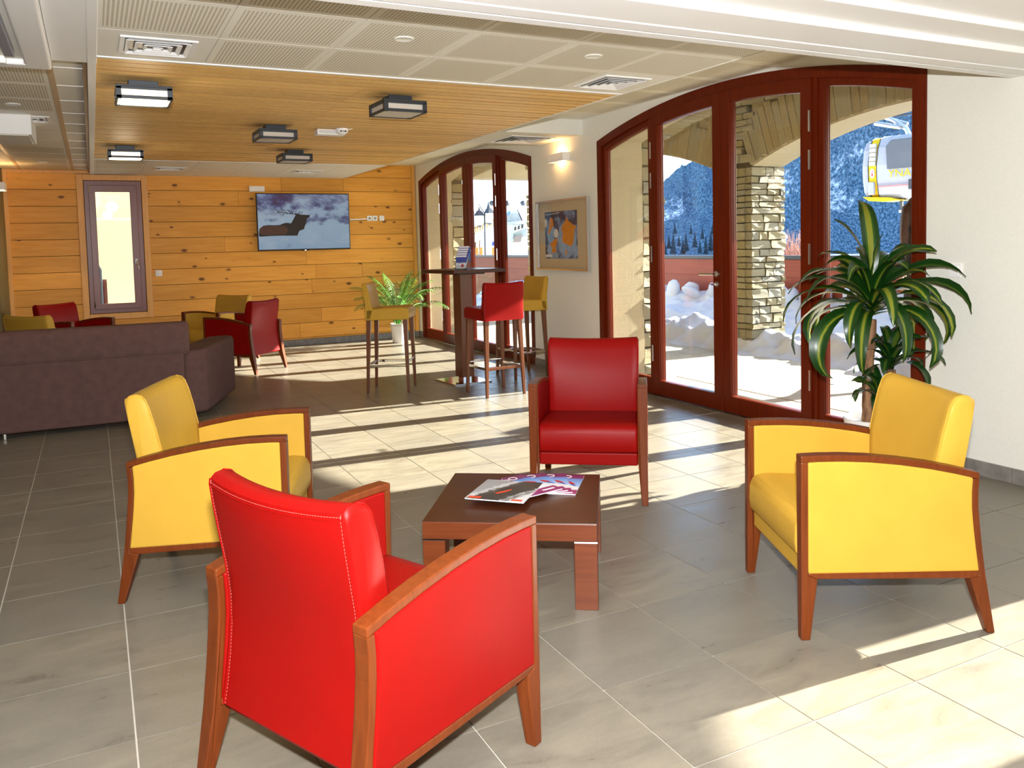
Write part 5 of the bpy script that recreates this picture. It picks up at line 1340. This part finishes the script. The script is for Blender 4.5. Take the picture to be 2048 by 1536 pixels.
# leafless bush beyond the parapet
bsh = MB(); rb = random.Random(4); bp = far(1590, 512, 15.5)
for k in range(170):
    a = rb.uniform(0, 2*pi); e = rb.uniform(.55, 1.5); l = rb.uniform(.35, .62); p = bp + Vector((rb.uniform(-.25, .25), rb.uniform(-.25, .25), -.15))
    d = Vector((cos(a)*cos(e), sin(a)*cos(e), sin(e))); m_ = p + d*l*.6; bsh.tube([p, m_, m_ + (d + Vector((rb.uniform(-.4, .4), rb.uniform(-.4, .4), .2))).normalized()*l*.5], [.008, .005, .002], 3)
tag(bsh.build('bare_bush', plain('pinkish_twigs', (.36, .22, .17), .9)), 'leafless pinkish bush behind the parapet, right of the stone pillar', 'bush')
# lanterns and the station seen through the far arched doors
def street_lantern(mbroot, c, s, nm='lantern_head'):
    cage = MB(); cage.lathe([(.16*s, c.z), (.235*s, c.z + .50*s)], 6, (c.x, c.y)); h_ = cage.build(nm, plain('opal_lantern', (.80, .80, .76), .4), mbroot)
    MB().lathe([(.30*s, c.z + .50*s), (.20*s, c.z + .68*s), (.06*s, c.z + .80*s), (.03*s, c.z + .95*s)], 6, (c.x, c.y)).build('lantern_roof', M['lamp'], h_)
    MB().lathe([(.06*s, c.z - .1*s), (.17*s, c.z)], 6, (c.x, c.y)).build('lantern_base', M['lamp'], h_)
D = 34
lp = empty('street_lamp', (0, 0, 0), 0, 'double-headed street lamp seen through the far arched doors', 'street lamp')
a, b = far(969, 425, D), far(971, 545, D)
MB().tube([b + Vector((0, 0, -2)), a], [.06, .035], 8).build('post', M['lamp'], lp, smooth=True)
rgt = Vector((RC.col[0][0], RC.col[0][1], 0)).normalized()
for s in (-1, 1):
    q = far(969 + s*9.8, 449 - s*2 if s < 0 else 446, D) - Vector((0, 0, 0)); street_lantern(lp, q, .80)
    MB().tube([a + Vector((0, 0, -.05)), a + rgt*s*.10 + Vector((0, 0, .12)), q + Vector((0, 0, .86))], .022, 6).build('bracket', M['lamp'], lp, smooth=True)
q = far(1565, 505, 18); l2 = empty('street_lamp', (0, 0, 0), 0, 'white street lantern beside the stone pillar, beyond the parapet', 'street lamp')
street_lantern(l2, far(1562, 500, 18), .52); MB().tube([far(1562, 500, 18) + Vector((0, 0, -3)), far(1562, 500, 18)], .03, 8).build('post', M['lamp'], l2)
def screen_block(name, label, cat, quad, D, depth, mat, parent=None):     # a building front standing D metres away, depth metres thick
    pts = [far(x, y, D) for x, y in quad]; back = (RC @ Vector((0, 1, 0))); back.z = 0; back = back.normalized()*depth
    n = len(pts); vs = pts + [p + back for p in pts]
    mb = MB().add(vs, [tuple(range(n)), tuple(range(2*n - 1, n - 1, -1))] + [(i, (i+1) % n, n + (i+1) % n, n + i) for i in range(n)])
    o = mb.build(name, mat, parent)
    if label: tag(o, label, cat)
    return o
sb_ = empty('lift_station', (0, 0, 0), 0, 'grey and white ski lift station seen through the far arched doors', 'building')
D = 70
screen_block('gable_wall', None, None, [(1000, 446), (1000, 431), (1034, 418), (1044, 446)], D, 8, M['palegrey'], sb_)
for k in range(6): screen_block('cladding_rib', None, None, [(1006 + k*6, 445), (1006 + k*6, 432 - k*1.6), (1006.8 + k*6, 432 - k*1.6), (1006.8 + k*6, 445)], D - .2, .2, M['grey'], sb_)
screen_block('roof', None, None, [(985, 442), (1036, 415), (1050, 443), (1047, 444), (1035, 418), (987, 445)], D - .3, 8.5, M['white'], sb_)
screen_block('deck', None, None, [(985, 448), (1056, 440), (1056, 446), (985, 455)], D - 2, 5, M['grey'], sb_)
screen_block('column', None, None, [(1013, 450), (1027, 449), (1026, 512), (1012, 512)], D - 3, 2, plain('greenish_concrete', (.45, .50, .46), .8), sb_)
screen_block('machine_hall', None, None, [(1025, 466), (1054, 455), (1054, 472), (1025, 479)], D - 2, 4, plain('grey_green_steel', (.30, .34, .33), .7), sb_)
for k in range(3): screen_block('window', None, None, [(1028 + k*7, 462 - k*2), (1033 + k*7, 460 - k*2), (1033 + k*7, 452 - k*2), (1028 + k*7, 454 - k*2)], D - 3.2, .4, M['black'], sb_)
screen_block('hopper', None, None, [(1028, 474), (1045, 468), (1042, 484), (1026, 485)], D - 4, 3, plain('brown_hopper', (.22, .17, .13), .8), sb_)
screen_block('blue_sign', None, None, [(1014, 431), (1021, 428), (1021, 421), (1014, 424)], D - .6, .2, plain('sign_blue', (.10, .22, .60), .5), sb_)
rp = empty('stairway', (0, 0, 0), 0, 'rising snowy stairway with wooden balustrade behind the street lamp', 'stairway')
screen_block('ramp', None, None, [(940, 472), (1000, 452), (1000, 462), (940, 486)], 52, 3, M['palegrey'], rp)
for k in range(11): screen_block('baluster', None, None, [(945 + k*4.6, 468 - k*1.9), (947.6 + k*4.6, 467.2 - k*1.9), (947.6 + k*4.6, 456 - k*1.9), (945 + k*4.6, 456.8 - k*1.9)], 51, .2, plain('balustrade_wood', (.40, .26, .08), .7), rp)
screen_block('handrail', None, None, [(938, 458.5), (1000, 433), (1000, 436), (938, 462)], 50.8, .3, plain('handrail_wood', (.30, .19, .07), .7), rp)
screen_block('white_lodge', 'plain white lodge at the left in the far arched doors', 'building', [(912, 455), (912, 420), (950, 421), (953, 455)], 64, 9, M['palegrey'])
ch_ = empty('chalet', (0, 0, 0), 0, 'brown timber chalet roof low behind the leaflet stand', 'building')
screen_block('wall', None, None, [(912, 512), (912, 470), (952, 472), (952, 512)], 60, 8, plain('chalet_wood', (.10, .045, .022), .8), ch_); screen_block('roof', None, None, [(908, 472), (916, 456), (945, 459), (955, 474)], 59, 10, plain('chalet_roof', (.16, .085, .05), .8), ch_)
gt = empty('lift_gantry', (0, 0, 0), 0, 'pale steel lift gantry with a horizontal bar against the sky', 'gantry')
MB().tube([far(974, 424, 66), far(967, 406, 66)], .30, 6).build('mast', M['palegrey'], gt); MB().tube([far(966, 407, 66), far(1060, 405.5, 66)], .10, 6).build('crossbar', M['palegrey'], gt)
for x in (984, 1014, 1046): MB().ellipsoid(far(x, 406.5, 65.8), (.22, .22, .22)).build('roller', M['lamp'], gt)
for k, (x, lab) in enumerate(((953, 'ochre timber post just above the parapet, left of the street lamp'), (962, 'ochre timber post touching the street lamp on its left'), (986, 'ochre timber post just above the parapet, right of the street lamp'))):
    screen_block('timber_post', lab, 'post', [(x - 2, 525), (x + 3, 525), (x + 3, 495), (x - 2, 495)], 30, .3, plain('ochre_wood_%d' % k, (.52, .26, .05), .7))
screen_block('snow_slope', None, None, [(1024, 520), (1056, 520), (1056, 470), (1044, 484), (1024, 487)], 60, 3, M['snow'])['kind'] = 'structure'
screen_block('snow_slope_far', None, None, [(930, 520), (1024, 520), (1024, 474), (985, 464), (935, 490)], 78, 3, M['snow'])['kind'] = 'structure'
screen_block('info_board', 'small blue and white notice board beyond the parapet', 'sign', [(984, 492), (991, 490), (991, 482), (984, 484)], 40, .1, M['ink_b'])

# ================================================================== yard behind the timber wall
yw = tag(MB().box(-4, 4, 0, .2, -1, 6).build('wall_yard', plain('pale_yellow_render', (.62, .50, .25), .9)), kind='structure')
yw.location = (.9, 16.2, 0); yw.rotation_euler = (0, 0, radians(4))
st_ = empty('stair_railing', (.03, 14.1, 0), radians(42), 'red-brown boarded stair rail with grey handrail outside the narrow window', 'railing')
for k in range(4): MB().prism([(-.9, .9 + k*.17 + .35), (.16, .55 + k*.17 - .25), (.16, .67 + k*.17 - .25), (-.9, 1.02 + k*.17 + .35)], 'y', 0, .03).build('rail_board', M['parapet'], st_)
MB().tube([(-.9, -.02, 2.05), (-.3, -.02, 1.62), (.0, -.02, 1.32), (.08, -.02, 1.20), (.08, -.02, .4)], .022, 8).build('handrail', M['grey'], st_, smooth=True)
MB().box(.03, .10, -.01, .05, 0, 1.2).build('post', M['grey'], st_)
MB().box(.14, .20, -.01, .05, 0, 1.05).build('post', M['parapet'], st_)
slab('ground_yard', M['snow'], -6, 4.5, BY + .3, 20, -.3, -.02)
